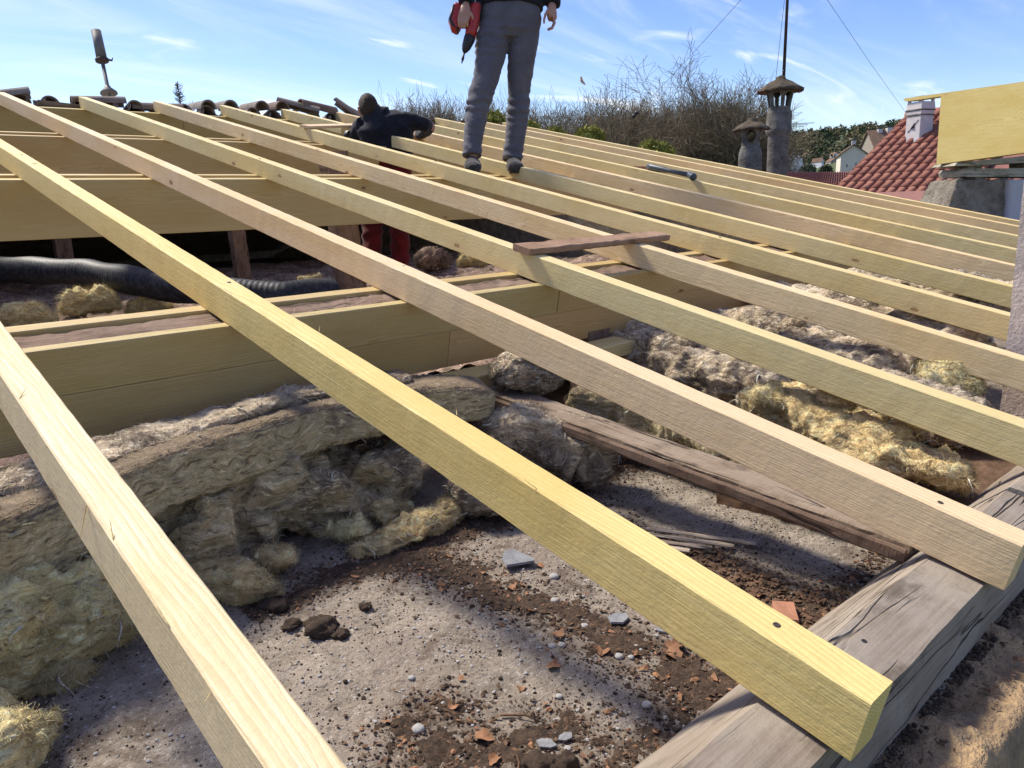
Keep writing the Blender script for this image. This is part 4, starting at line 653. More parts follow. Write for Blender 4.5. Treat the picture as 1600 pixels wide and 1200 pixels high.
for k, (x, y, s, lab) in enumerate(((.862, .868, .016, 'crumpled orange leaf on the bare slab'), (.955, .835, .017, 'curled brown leaf by the pale pebbles'), (1.03, .735, .022, 'star shaped brown leaf near the plate'), (1.055, .745, .020, 'folded brown leaf behind the star shaped one'), (1.085, .735, .019, 'dark dry leaf against the second rafter'), (.645, .81, .018, 'orange leaf in the litter at the bottom'), (.625, .76, .013, 'two tone leaf scrap below the orange leaf'), (.935, .93, .015, 'brown leaf scrap in the litter band'), (.99, .785, .011, 'small orange leaf right of the pebbles'), (.775, .86, .009, 'tiny red leaf scrap on the bare slab'), (1.12, 1.165, .012, 'leaf scrap beside the slate shard'), (1.33, .74, .018, 'dry leaf in the board corner heap'), (1.29, .72, .016, 'second dry leaf in the board corner heap'), (1.345, .68, .016, 'leaf nearest the plate in the corner heap'), (.66, .90, .012, 'small leaf left of the orange one'), (1.0, 1.13, .014, 'long brown leaf above the oval pebble'))):
    V, Fc = leafmesh(k); put('dead_leaf', lab, 'leaf', V, Fc, LEAF, x, y, s, rz=k * 1.7, group='dead leaves on the slab', dz=.25)
for k, (x0, y0, x1, y1, lab) in enumerate(((.70, .83, .735, .765, 'thin bent twig on the bare slab'), (.615, .70, .655, .745, 'short dark twig by the bottom clods'), (1.30, 1.12, 1.23, .96, 'dry stalk in the debris under the old board'), (1.18, 1.08, 1.32, 1.02, 'second dry stalk under the old board'))):
    z0 = fz(x0, y0); mm = MB().tube([(x0, y0, z0 + .006), ((x0 + x1) / 2 + .006, (y0 + y1) / 2, z0 + .011), (x1, y1, fz(x1, y1) + .004)], [.0022, .0018, .0009], 6).build('twig', SOIL2, None, True); tag(mm, lab, 'twig', 'twigs on the slab')
for k in range(5):
    x = 1.25 + k * .045; o = beam('lath', (x, 1.18 - .02 * k, -.788), (x + .10, .98 - .03 * k, -.788), .016, .006, OLD, color=(1.35, 1.3, 1.25), rough=.001, step=.02); tag(o, ['first', 'second', 'third', 'fourth', 'fifth'][k] + ' thin grey lath from the left, loose on the slab by the old board', 'lath', 'thin grey laths beside the old board')
# ------------------------------------------------------------------ people
RV = Vector((.736, -.677, 0)).normalized(); FV = Vector((.671, .742, 0)).normalized(); TOCAM = -FV
def remesh(mb, voxel, name, mat, sm=4, wrinkle=None):
    me = mb.mesh(name); t = bpy.data.objects.new('tmp', me); COL.objects.link(t)
    md = t.modifiers.new('r', 'REMESH'); md.mode = 'VOXEL'; md.voxel_size = voxel; md.use_smooth_shade = True
    if sm: s2 = t.modifiers.new('s', 'SMOOTH'); s2.factor = .5; s2.iterations = sm
    dg = bpy.context.evaluated_depsgraph_get(); out = bpy.data.meshes.new_from_object(t.evaluated_get(dg)); bpy.data.objects.remove(t)
    n = len(out.vertices); V = np.empty(n * 3); out.vertices.foreach_get('co', V); V = V.reshape(-1, 3); Nn = np.empty(n * 3); out.vertices.foreach_get('normal', Nn); Nn = Nn.reshape(-1, 3)
    if wrinkle is not None: V = V + Nn * wrinkle(V, Nn)[:, None]; out.vertices.foreach_set('co', V.ravel())
    out.name = name; out.materials.clear(); out.materials.append(mat); out.polygons.foreach_set('use_smooth', [True] * len(out.polygons)); out.update(); return out
def P(px, py, d): return Vector(at(px, py, d))
def limb(mb, rows, n=20, up=TOCAM): mb.tube([P(r[0], r[1], r[3]) for r in rows], [(r[2] * r[3] / 1199.7, r[2] * r[3] / 1199.7 * r[4]) for r in rows], n, up=up)
def headmesh(mb, c, up, fwd, s=1.):
    """skull, jaw, nose, ears and neck around head centre c"""
    up = Vector(up).normalized(); fwd = (Vector(fwd) - up * Vector(fwd).dot(up)).normalized(); sd = up.cross(fwd)
    q = lambda f, u, r: c + fwd * f * s + up * u * s + sd * r * s
    mb.tube([q(-.012, -.02, 0) + up * (-.10 * s), q(-.01, -.07, 0), q(-.008, -.03, 0), q(-.005, .02, 0), q(-.005, .07, 0), q(-.005, .105, 0), q(-.005, .122, 0)], [(.05 * s, .052 * s), (.062 * s, .07 * s), (.073 * s, .088 * s), (.077 * s, .097 * s), (.07 * s, .088 * s), (.045 * s, .058 * s), (.012 * s, .016 * s)], 24, up=fwd)
    mb.tube([q(.02, -.115, 0), q(.03, -.09, 0), q(.035, -.05, 0), q(.03, -.01, 0)], [(.028 * s, .03 * s), (.048 * s, .05 * s), (.058 * s, .058 * s), (.06 * s, .06 * s)], 18, up=fwd)
    mb.tube([q(.09, .015, 0), q(.104, -.012, 0), q(.112, -.03, 0), q(.095, -.038, 0)], [.008 * s, .011 * s, .015 * s, .012 * s], 10, up=sd)
    mb.tube([q(.086, -.066, -.025), q(.096, -.066, 0), q(.086, -.066, .025)], [.006 * s, .009 * s, .006 * s], 8)
    for e in (-1, 1): mb.tube([q(-.012, .028, .078 * e), q(-.018, .02, .09 * e), q(-.012, -.012, .088 * e), q(-.002, -.034, .078 * e)], [(.008 * s, .014 * s), (.007 * s, .02 * s), (.007 * s, .017 * s), (.006 * s, .009 * s)], 10, up=fwd)
    mb.tube([q(-.03, -.21, 0), q(-.025, -.14, 0), q(-.015, -.07, 0)], [.066 * s, .058 * s, .056 * s], 18, up=fwd)
    return q
def hair_cap(q, parent, s=1.):
    m = MB(); c = q(0, 0, 0); V = []; n, k = 40, 22; up = (q(0, 1, 0) - c).normalized(); f = (q(1, 0, 0) - c).normalized(); sd = (q(0, 0, 1) - c).normalized()
    for i in range(k + 1):
        for j in range(n):
            az = 2 * math.pi * j / n; lim = 1.12 + 1.35 * (0.5 - .5 * math.cos(az)) ** .7 ; el = lim * i / k
            V.append(c + (f * (math.cos(az) * math.sin(el) * .101 - .006) + sd * (math.sin(az) * math.sin(el) * .083) + up * (math.cos(el) * .116 + .012)) * s)
    V = np.array(V); V += (V - np.array(c)) * (.05 * fbm(V * 60, 2))[:, None]
    Fc = [(i * n + j, i * n + (j + 1) % n, (i + 1) * n + (j + 1) % n, (i + 1) * n + j) for i in range(k) for j in range(n)]
    return obj('hair', mesh('hair', V, Fc, HAIR), parent)
def eyes(q, parent):
    for e in (-1, 1):
        c = q(.083, .012, .031 * e); m = MB(); m.lathe([(.0001, .011), (.007, .0085), (.011, 0), (.007, -.0085), (.0001, -.011)], 12); m.build('eye', EYE, parent, True, M=Matrix.Translation(c))
def fingers(mb, specs):
    for pts, r0 in specs: mb.tube(pts, [r0 * (1 - .1 * k) for k in range(len(pts))], 10)
# ---- standing man
b = MB()
HIPC = P(797, 28, 5.36); SH = P(797, -112, 5.34)
# body core: torso, neck, head, arms, hands, legs to the ankles, one surface
b.tube([P(796, 60, 5.36), P(797, 30, 5.36), P(797, -30, 5.36), P(797, -90, 5.35), P(797, -118, 5.35), P(797, -138, 5.34)], [(.15, .10), (.17, .11), (.15, .10), (.17, .11), (.15, .09), (.06, .055)], 24, up=TOCAM)
for (hx, kx, ax_, d0, d1, ay) in ((772, 751, 738, 5.36, 5.29, 246), (820, 811, 801, 5.40, 5.50, 254)): b.tube([P(hx, 40, d0), P((hx + kx) / 2, 95, d0), P(kx, 150, (d0 + d1) / 2), P((kx + ax_) / 2, 200, d1), P(ax_, ay, d1)], [.07, .068, .052, .048, .035], 16)
hc = P(797, -178, 5.30); q = headmesh(b, hc, (0, 0, 1), (-.66, -.70, -.28))
shl, shr = P(748, -112, 5.36), P(846, -112, 5.36); ell, elr = P(732, -48, 5.40), P(868, -48, 5.42); wl, wr = P(728, 6, 5.26), P(863, 6, 5.33)
for s_, e_, w_ in ((shl, ell, wl), (shr, elr, wr)): b.tube([s_, s_.lerp(e_, .5), e_, e_.lerp(w_, .5), w_], [.055, .05, .042, .038, .027], 14)
# hand on the drill grip: back of the hand to the lens, fingers folded over the grip
b.tube([wl, P(727, 13, 5.245), P(725.5, 22, 5.235), P(724.5, 30, 5.235)], [(.026, .022), (.036, .019), (.043, .018), (.042, .014)], 16, up=TOCAM)
fingers(b, [([P(717 + 4.8 * k, 27, 5.232), P(716.5 + 4.6 * k, 34 + (1.5 if k in (1, 2) else 0), 5.222), P(717 + 4.5 * k, 41 + (2.5 if k in (1, 2) else 0), 5.235), P(718 + 4.3 * k, 43 + (1.5 if k in (1, 2) else 0), 5.262), P(719 + 4.2 * k, 38, 5.285)], .0098) for k in range(4)])
fingers(b, [([P(731, 16, 5.24), P(736, 21, 5.232), P(739, 28, 5.235), P(737, 34, 5.25)], .0115)])
# free hand, half curled
b.tube([wr, P(862, 13, 5.325), P(862, 22, 5.32), P(863, 30, 5.32)], [(.025, .026), (.032, .036), (.036, .040), (.032, .040)], 16, up=TOCAM)
fingers(b, [([P(865 - .6 * k, 27, 5.292 + .021 * k), P(867 - .6 * k, 36 + (1 if k in (1, 2) else 0), 5.290 + .021 * k), P(863.5 - .5 * k, 43 + (1.5 if k in (1, 2) else 0), 5.288 + .021 * k), P(856 - .3 * k, 46.5 + (1 if k in (1, 2) else -1), 5.288 + .021 * k)], .0092) for k in range(4)])
fingers(b, [([P(857, 14, 5.30), P(852, 23, 5.285), P(850, 31, 5.28), P(850, 37, 5.282)], .0108)])
man = obj('person', remesh(b, .0042, 'person', SKIN, 3)); tag(man, 'man in grey trousers and dark jacket standing on the rafters holding a drill', 'person')
hair_cap(q, man); eyes(q, man)
t = MB()
limb(t, [(796, 8, 47, 5.36, .62), (796.5, 30, 50, 5.36, .60), (796, 52, 47, 5.365, .60), (796, 64, 38, 5.37, .6)], 28)
L1 = [(773, 40, 25, 5.36, 1.0), (769, 64, 27, 5.355, 1.0), (766, 89, 23.5, 5.34, 1.06), (758.6, 126, 20, 5.315, 1.08), (751, 146, 19.5, 5.30, 1.1), (746, 168, 18, 5.30, 1.1), (741, 205, 16.2, 5.29, 1.1), (738, 226, 14.6, 5.285, 1.1), (737.6, 238, 15.5, 5.28, 1.15), (737.5, 244, 15.5, 5.28, 1.15)]
L2 = [(820, 40, 24, 5.38, 1.0), (818, 64, 24, 5.385, 1.0), (815, 89, 22, 5.40, 1.06), (811.5, 126, 19, 5.43, 1.08), (811, 148, 17.3, 5.45, 1.1), (810, 168, 18, 5.46, 1.1), (806, 205, 16.5, 5.48, 1.1), (803, 228, 15.2, 5.49, 1.1), (801, 243, 16, 5.50, 1.15), (800.5, 250, 16, 5.50, 1.15)]
limb(t, L1); limb(t, L2)
def wr_trousers(V, Nn):
    z = V[:, 2]; side = (V - np.array(HIPC)) @ np.array(RV); w = fbm(V * np.array([9, 9, 16]), 3)
    fold = np.sin((z * 95) + 5.5 * fbm(V * 7, 2) + side * 14)
    knee = np.exp(-((z - .68) / .085) ** 2); crotch = np.exp(-((z - 1.12) / .10) ** 2) * (side < .03); hem = np.exp(-((z - .36) / .05) ** 2)
    sharp = np.sign(fold) * np.abs(fold) ** .6; return .0062 * sharp * (knee + .6 * crotch + .7 * hem + .05) + .006 * w - .004 * np.clip(ridged(V * np.array([11, 11, 17]) + 4, 2) - .9, 0, 1)
tro = obj('trousers', remesh(t, .0065, 'trousers', JEANS, 3, wr_trousers), man)
j = MB()
limb(j, [(797, 15, 51, 5.36, .66), (797, 6, 54, 5.36, .68), (797, -40, 52, 5.36, .62), (797, -90, 56, 5.35, .60), (797, -118, 50, 5.35, .55), (797, -134, 24, 5.34, .8), (797, -146, 16, 5.34, 1.0)], 28)
for s_, e_, w_ in ((shl, ell, wl), (shr, elr, wr)): j.tube([s_, s_.lerp(e_, .5), e_, e_.lerp(w_, .5), w_.lerp(e_, .06), w_.lerp(e_, -.02)], [.078, .074, .066, .06, .058, .050], 18)
def wr_j(V, Nn): return .008 * fbm(V * 9, 3) + .004 * np.sin(V[:, 2] * 80 + 6 * fbm(V * 6, 2))
obj('jacket', remesh(j, .0085, 'jacket', NAVY, 3, wr_j), man)
def shoe(ank, toe_dir, parent, yaw=0.):
    d = Vector(toe_dir).normalized() * 1.12; s = d.normalized().cross(Vector((0, 0, 1))); zs = underz(4.2) + .012
    base = Vector((ank.x, ank.y, zs)); m = MB()
    m.tube([base - d * .085 + Vector((0, 0, .05)), base - d * .07 + Vector((0, 0, .052)), base - d * .02 + Vector((0, 0, .06)), base + d * .06 + Vector((0, 0, .055)), base + d * .12 + Vector((0, 0, .042)), base + d * .18 + Vector((0, 0, .034)), base + d * .21 + Vector((0, 0, .03))], [(.03, .045), (.042, .055), (.05, .064), (.056, .058), (.06, .046), (.054, .036), (.026, .02)], 20, up=(0, 0, 1))
    m.tube([base - d * .01 + Vector((0, 0, .05)), base - d * .012 + Vector((0, 0, .10)), base - d * .015 + Vector((0, 0, .15))], [(.04, .05), (.042, .05), (.044, .052)], 18, up=d)
    o = obj('shoe', remesh(m, .005, 'shoe', SHOE, 3, lambda V, Nn: .0025 * fbm(V * 45, 3)), parent)
    k = MB(); n = 22; ring = []
    for i in range(n):
        a = 2 * math.pi * i / n; L = .15 * math.cos(a); ww = .044 * math.sin(a) * (1 + .15 * math.cos(a)); ring.append(base + d * (.062 + L) + s * ww)
    V = [p + Vector((0, 0, h)) for h in (-.004, .022) for p in ring]; k.add(V, [tuple(range(n - 1, -1, -1)), tuple(range(n, 2 * n))] + [(i, (i + 1) % n, n + (i + 1) % n, n + i) for i in range(n)]); so = k.build('sole', SOLE, o)
    for t_ in range(5):
        c = base + d * (.03 + .022 * t_) + Vector((0, 0, .112 - .014 * t_)); MB().tube([c - s * .028, c + Vector((0, 0, .006)), c + s * .028], .0032, 6).build('lace', NAVY, o, True)
    return o
shoe(P(738, 246, 5.30), (-.64, -.76, 0), man); shoe(P(801, 252, 5.50), (-.60, -.80, 0), man)
# drill in his hand
dr = empty('power_drill', P(735, 40, 5.27), 0, 'red and black cordless drill held nose down by the standing man', 'drill')
def tb(rows, name, mat, n=18, sq=2.0, par=dr): return MB().tube([P(r[0], r[1], r[3]) for r in rows], [(r[2] * r[3] / 1199.7, r[2] * r[3] / 1199.7 * r[4]) for r in rows], n, up=TOCAM, sq=sq).build(name, mat, par, True)
tb([(745, 6, 6, 5.275, 1), (744, 10, 9.5, 5.275, 1), (740, 32, 9.5, 5.275, 1), (736, 50, 9, 5.275, 1), (734, 59, 8.2, 5.275, 1)], 'housing', REDP)
tb([(748.5, 5, 5, 5.285, 1.3), (748, 9, 6, 5.285, 1.4), (745.5, 26, 6.5, 5.29, 1.4), (744, 33, 5, 5.285, 1.3)], 'motor_cap', BLACKP, sq=3)
tb([(734.3, 57, 8.6, 5.275, 1), (733, 62, 9, 5.275, 1), (728.5, 74, 7.2, 5.275, 1), (726.5, 79, 5, 5.275, 1), (725.8, 82, 3, 5.275, 1)], 'chuck', BLACKP)
tb([(742, 22, 6, 5.275, 1.2), (730, 26, 5.6, 5.272, 1.2), (718, 27, 5.8, 5.275, 1.2), (711, 28, 7, 5.275, 1.2)], 'grip', REDP, sq=2.6)
c0, c1 = P(713, 9, 5.275), P(713, 47, 5.275)
MB().tube([P(715.5, 8, 5.275), P(714, 12, 5.275), P(709, 36, 5.275), P(712, 44, 5.275), P(716, 48, 5.275)], [(.022, .034), (.030, .042), (.036, .045), (.034, .045), (.026, .036)], 20, up=TOCAM, sq=3.4).build('battery', REDP, dr, True)
MB().tube([P(709.5, 11, 5.275), P(703.5, 34, 5.275), P(708, 44, 5.275), P(716, 49, 5.275)], [(.012, .045), (.014, .049), (.014, .049), (.012, .038)], 16, up=TOCAM, sq=3.4).build('battery_base', BLACKP, dr, True)
tb([(725.8, 81, 1.6, 5.275, 1), (724, 88, 1.5, 5.275, 1), (723.7, 89, 2.1, 5.275, 1), (722.6, 94, 2.1, 5.275, 1), (722.4, 95, 1.2, 5.275, 1), (721.3, 99, .9, 5.275, 1)], 'bit', DARKMET, 10)
# ---- crouching man, seen from behind, standing in the attic and leaning over the rafters
b = MB(); D = 6.42; _P0 = P
def P(px, py, d): return _P0(px, py + 4, d)
b = MB()
b.tube([P(606, 262, D + .05), P(606, 235, D + .08), P(604, 212, D + .05), P(600, 195, D), P(590, 184, D - .02), P(582, 179, D)], [(.15, .10), (.16, .11), (.17, .10), (.18, .10), (.10, .08), (.06, .06)], 24, up=TOCAM)
hc = P(576, 167, D + .0); q2_ = headmesh(b, hc, (-.06, .10, 1), (.35, .80, -.55), 1.0)
for hx, kx, ax_ in ((592, 583, 580), (620, 623, 625)): b.tube([P(hx, 255, D + .05), P(kx, 350, D + .05), P(ax_, 468, D + .05)], [.075, .055, .04], 14)
b.tube([P(642, 185, D), P(660, 188, D + .02), P(672, 194, D + .1), P(664, 202, D + .28), P(655, 206, D + .42), P(650, 208, D + .5)], [.05, .048, .044, .036, .03, .03], 14)
b.tube([P(566, 190, D), P(556, 205, D + .1), P(556, 222, D + .25), P(562, 228, D + .40)], [.05, .045, .038, .03], 14)
for sx, sy in ((650, 208), (562, 228)):
    w0 = P(sx, sy, D + .5 if sx > 600 else D + .42); b.tube([w0, w0 + FV * .05, w0 + FV * .09], [(.03, .02), (.042, .018), (.04, .014)], 12)
    fingers(b, [([w0 + FV * .085 + RV * (.02 * k - .03), w0 + FV * .125 + RV * (.02 * k - .03) - Vector((0, 0, .01)), w0 + FV * .15 + RV * (.02 * k - .03) - Vector((0, 0, .035))], .0095) for k in range(4)] + [([w0 + FV * .03 - RV * .03, w0 + FV * .06 - RV * .055, w0 + FV * .09 - RV * .06], .011)])
cm = obj('person', remesh(b, .0065, 'person', SKIN, 3)); tag(cm, 'man in navy sweater and red trousers seen from behind, bent over the rafters', 'person')
hair_cap(q2_, cm); eyes(q2_, cm)
j = MB()
j.tube([P(606, 250, D + .05), P(606, 232, D + .07), P(604, 212, D + .04), P(602, 198, D), P(601, 188, D), P(597, 179, D + .01)], [(.20, .14), (.21, .15), (.23, .14), (.235, .13), (.215, .11), (.14, .07)], 28, up=TOCAM)
j.tube([P(598, 188, D), P(587, 183, D + .0), P(580, 179, D + .0), P(578, 175, D)], [(.14, .11), (.115, .10), (.088, .085), (.078, .076)], 20, up=TOCAM)
j.tube([P(632, 186, D), P(646, 186, D), P(662, 190, D + .03), P(670, 195, D + .12), P(663, 202, D + .28), P(655, 206, D + .42)], [.082, .074, .064, .058, .052, .046], 18)
j.tube([P(570, 190, D), P(560, 203, D + .1), P(557, 221, D + .25), P(562, 228, D + .38)], [.08, .072, .06, .05], 18)
obj('sweater', remesh(j, .011, 'sweater', NAVY, 4, lambda V, Nn: .010 * fbm(V * 7, 3) + .009 * np.sin(V @ np.array([30., -22., 38.]) + 5 * fbm(V * 5, 2)) * (fbm(V * 4 + 3, 2) + .25)), cm)
t = MB()
t.tube([P(606, 236, D + .06), P(606, 262, D + .06), P(606, 285, D + .06)], [(.19, .13), (.2, .14), (.17, .12)], 24, up=TOCAM)
for rows in ([(590, 262, 19, D + .05, 1), (586, 300, 18, D + .05, 1), (582, 350, 16, D + .05, 1), (580, 400, 14.5, D + .05, 1), (579, 455, 14, D + .05, 1)], [(620, 262, 19, D + .05, 1), (622, 300, 18, D + .05, 1), (624, 350, 16, D + .05, 1), (625, 400, 14.5, D + .05, 1), (625, 455, 14, D + .05, 1)]): limb(t, rows)
obj('trousers', remesh(t, .011, 'trousers', REDT, 3, lambda V, Nn: .006 * np.sin(V[:, 2] * 60 + 6 * fbm(V * 6, 2)) + .006 * fbm(V * 9, 2)), cm)
for sx in (579, 625):
    c = P(sx, 462, D + .05); MB().tube([c - FV * .09 + Vector((0, 0, .0)), c + FV * .0 + Vector((0, 0, .02)), c + FV * .1 - Vector((0, 0, .01)), c + FV * .2 - Vector((0, 0, .02))], [(.035, .035), (.045, .05), (.048, .04), (.03, .02)], 16).build('shoe', SHOE, cm, True)

P = _P0
# ------------------------------------------------------------------ chimneys of the adjoining house
def cam_h(px, py, d): return Vector(at(px, py, d))
nh = empty('adjoining_house', (10.5, 7, GZ), 0, 'low adjoining house carrying the two cement chimneys', 'house')
MB().box((11.2, 8.0, (GZ - .6) / 2), (5.2, 9.0, -.6 - GZ)).build('wall', RENDERW, nh)
V = [(8.2, 3.3, -.62), (8.2, 12.7, -.62), (11.2, 12.7, .02), (11.2, 3.3, .02), (14.1, 12.7, -.62), (14.1, 3.3, -.62)]; V += [(x, y, z - .12) for x, y, z in V]
obj('roof', mesh('roof', V, [(0, 3, 2, 1), (3, 5, 4, 2), (6, 7, 8, 9), (9, 8, 10, 11), (0, 1, 7, 6), (5, 11, 10, 4), (0, 6, 9, 3), (3, 9, 11, 5), (1, 2, 8, 7), (2, 4, 10, 8)], TILEDK, False), nh)
def stack(name, base, z0, prof_low, neck, openings, r_in, cap, label, shape='round'):
    e = empty(name, (base.x, base.y, z0), 0, label, 'chimney', 'cement chimneys beyond the last rafter')
    MB().lathe([(r, z) for r, z in prof_low], 28).build('shaft', CHIMC, e, True, M=Matrix.Translation((base.x, base.y, 0)))
    # lantern: flaring ring of pillars with arched openings between them
    zb, zt, rb, rt = neck; no, fillw, oph = openings; m = MB(); n = 96; k = 16
    def R(z): u = (z - zb) / (zt - zb); return rb + (rt - rb) * u ** 1.4
    grid = []
    for i in range(k + 1):
        z = zb + (zt - zb) * i / k
        for j in range(n): a = 2 * math.pi * j / n; grid.append((R(z) * math.cos(a), R(z) * math.sin(a), z))
    inner = [(x * .82, y * .82, z) for x, y, z in grid]; V = grid + inner; off = len(grid); Fc = []; hole = set()
    for i in range(k):
        for j in range(n):
            u = (i + .5) / k; a = ((j + .5) / n * no + openings[2]) % 1 - .5
            if shape == 'round': inside = (a / (fillw / 2)) ** 2 + ((u - .50) / .36) ** 2 < 1
            else: inside = abs(a) < fillw / 2 * (1 if u < .62 else math.sqrt(max(0, 1 - ((u - .62) / .22) ** 2))) and .12 < u < .84
            if inside: hole.add((i, j))
    for i in range(k):
        for j in range(n):
            if (i, j) in hole: continue
            j2 = (j + 1) % n; A = (i * n + j, i * n + j2, (i + 1) * n + j2, (i + 1) * n + j); Fc.append(A); Fc.append(tuple(off + v for v in A[::-1]))
            for (di, dj, p, q) in ((0, -1, A[3], A[0]), (0, 1, A[1], A[2]), (-1, 0, A[0], A[1]), (1, 0, A[2], A[3])):
                if (i + di, (j + dj) % n) in hole: Fc.append((q, p, off + p, off + q))
    obj('lantern', mesh('lantern', V, Fc, CHIMC, False), e, M=Matrix.Translation((base.x, base.y, 0)))
    rc, zc, hc_ = cap; V = []; nn = 40; prof = [(.001, hc_), (.18 * rc, hc_ * .9), (.22 * rc, hc_ * .72), (.5 * rc, hc_ * .48), (.82 * rc, hc_ * .16), (1.0 * rc, -hc_ * .05), (.98 * rc, -hc_ * .2), (.55 * rc, -hc_ * .02), (.001, 0)]
    for r, z in prof:
        for j in range(nn): a = 2 * math.pi * j / nn; V.append((r * math.cos(a), r * math.sin(a), zc + z))
    V = np.array(V); V += np.stack([fbm(V * 14 + 31 * c, 3) for c in range(3)], -1) * .018
    obj('cap', mesh('cap', V, [(i * nn + j, i * nn + (j + 1) % nn, (i + 1) * nn + (j + 1) % nn, (i + 1) * nn + j) for i in range(len(prof) - 1) for j in range(nn)], CHIMCAP), e, M=Matrix.Translation((base.x, base.y, 0)))
    return e
d1 = 10.0; s1_ = d1 / 1199.7; B1 = cam_h(1215, 240, d1); zpx = lambda py, d=d1, px=1217: at(px, py, d)[2]
c1_ = stack('chimney', B1, -1, [(.127, -1.2), (.130, zpx(214)), (.132, zpx(212)), (.158, zpx(209)), (.165, zpx(203)), (.157, zpx(201)), (.155, zpx(180)), (.150, zpx(176)), (.132, zpx(173))], (zpx(173), zpx(143), .135, .178), (6, .66, .27), .1, (.285, zpx(143), .17), 'tall cement chimney with arched lantern and wide lichen cap carrying a mast', 'arch')
d2 = 9.4; B2 = cam_h(1172, 250, d2); z2 = lambda py: at(1172, py, d2)[2]
stack('chimney', B2, -1, [(.140, -1.2), (.140, z2(250)), (.138, z2(240)), (.120, z2(232)), (.108, z2(228))], (z2(228), z2(202), .105, .165), (4, .62, .16), .1, (.225, z2(202), .125), 'short squat chimney with oval openings and mossy conical cap', 'round')
# mast, guy wires, aerial
mt_ = cam_h(1224, 127, d1 + .02); top = mt_ + Vector((.02, -.01, 2.6)); ms = empty('aerial_mast', mt_, 0, 'thin dark mast rising from the cap of the tall chimney', 'mast')
MB().tube([mt_ - Vector((0, 0, .12)), mt_.lerp(top, .5), top], [.021, .018, .014], 10).build('pole', DARKMET, ms, True); MB().tube([mt_.lerp(top, .62) + Vector((-.02, 0, 0)), mt_.lerp(top, .62) + Vector((.02, 0, .015))], .03, 12).build('guy_ring', DARKMET, ms, True)
gp = mt_.lerp(top, .62)
for (px, py, d, lab) in ((988, 184, 16, 'guy wire running down left from the mast with dark insulator'), (1418, 180, 21.6, 'guy wire running down right to the red tiled roof'), (1212, 124, 9.9, 'slack wire hanging close beside the mast')):
    e_ = cam_h(px, py, d); P0 = gp; g = empty('guy_wire', e_, 0, lab, 'wire', 'guy wires of the mast'); MB().tube([P0, P0.lerp(e_, .5) - Vector((0, 0, .03)), e_], .0028 if d < 12 else .0036, 6).build('strand', WIRE, g, True)
    if d == 16:
        for t_ in (.955, .985): c = P0.lerp(e_, t_); MB().tube([P0.lerp(e_, t_ - .008), P0.lerp(e_, t_ - .004), P0.lerp(e_, t_ + .004), P0.lerp(e_, t_ + .008)], [.015, .045, .045, .015], 10).build('insulator', BLACKP, g, True)
ya = empty('yagi_aerial', cam_h(1235, 197, 11), 0, 'thin aerial rods sticking out right behind the tall chimney', 'aerial')
for k_, (x0, y0, x1, y1) in enumerate(((1225, 193.5, 1272, 192), (1225, 195.5, 1262, 194), (1225, 197.5, 1256, 197))): MB().tube([cam_h(x0, y0, 11), cam_h(x1, y1, 11.2 + .1 * k_)], .0045, 6).build('rod', ZINC, ya, True)
MB().tube([cam_h(1226, 186, 11), cam_h(1225, 262, 11)], .012, 8).build('stem', ZINC, ya, True)
# ------------------------------------------------------------------ masonry pier with the notched beam at the right edge
UP = Vector((0, 0, 1)); d3 = 6.4; k3 = d3 / 1199.7
def loc(px, py, d=d3): return Vector(at(px, py, d))
def prism(name, pts, d, th, mat, parent=None, near=0.):
    fr = [loc(x, y, d - near * (x - 1465) / 300) for x, y in pts]; ux = loc(1600, 200, d - near * 135 / 300) - loc(1465, 200, d); ux.z = 0; ux.normalize(); uy = UP.cross(ux); bk = [p + uy * th for p in fr]; n = len(pts); c = sum(fr, Vector()) / n; Mx = mat4(ux, uy, UP, c); inv = Mx.inverted()
    V = [inv @ p for p in fr + bk]; return obj(name, mesh(name, V, [tuple(range(n)), tuple(range(2 * n - 1, n - 1, -1))] + [(i, i + n, (i + 1) % n + n, (i + 1) % n) for i in range(n)], mat, False), parent, M=Mx)
pr = empty('masonry_pier', loc(1540, 600), 0, 'crumbling rendered masonry stub wall under the notched beam', 'wall')
def roughprism(name, pts, d, th, mat, parent, amp, seed):
    o = prism(name, pts, d, th, mat, parent); bm = bmesh.new(); bm.from_mesh(o.data); bmesh.ops.triangulate(bm, faces=bm.faces[:])
    for _ in range(5): bmesh.ops.subdivide_edges(bm, edges=[e for e in bm.edges if e.calc_length() > .05], cuts=1, use_grid_fill=True)
    V = np.array([v.co[:] for v in bm.verts]); Dn = np.stack([fbm(V * 7 + seed + 19 * k, 4) for k in range(3)], -1) * amp
    for v, dd in zip(bm.verts, Dn): v.co += Vector(dd)
    bm.to_mesh(o.data); bm.free(); o.data.polygons.foreach_set('use_smooth', [True] * len(o.data.polygons)); return o
roughprism('rendered_face', [(1497, 281), (1578, 280), (1574, 345), (1570, 520), (1470, 520), (1480, 325)], d3, .45, RENDERW, pr, .03, 2)
roughprism('smooth_return', [(1577, 281), (1700, 276), (1700, 520), (1571, 520), (1574, 345)], d3 - .05, .45, WALLPALE, pr, .004, 6)
for (pts, dd, lab) in (([(1491, 259), (1496, 254), (1720, 232), (1720, 247), (1520, 259)], -.02, 'upper grey packing board under the notched beam'), ([(1501, 268), (1506, 263.5), (1720, 262), (1720, 276), (1504, 276.5)], .0, 'lower grey packing board on the masonry stub')):
    o = prism('packing_board', pts, d3 + dd, .35, OLD); o.color = (1.1, 1.2, 1.15, 1); tag(o, lab, 'board', 'packing boards under the notched beam')
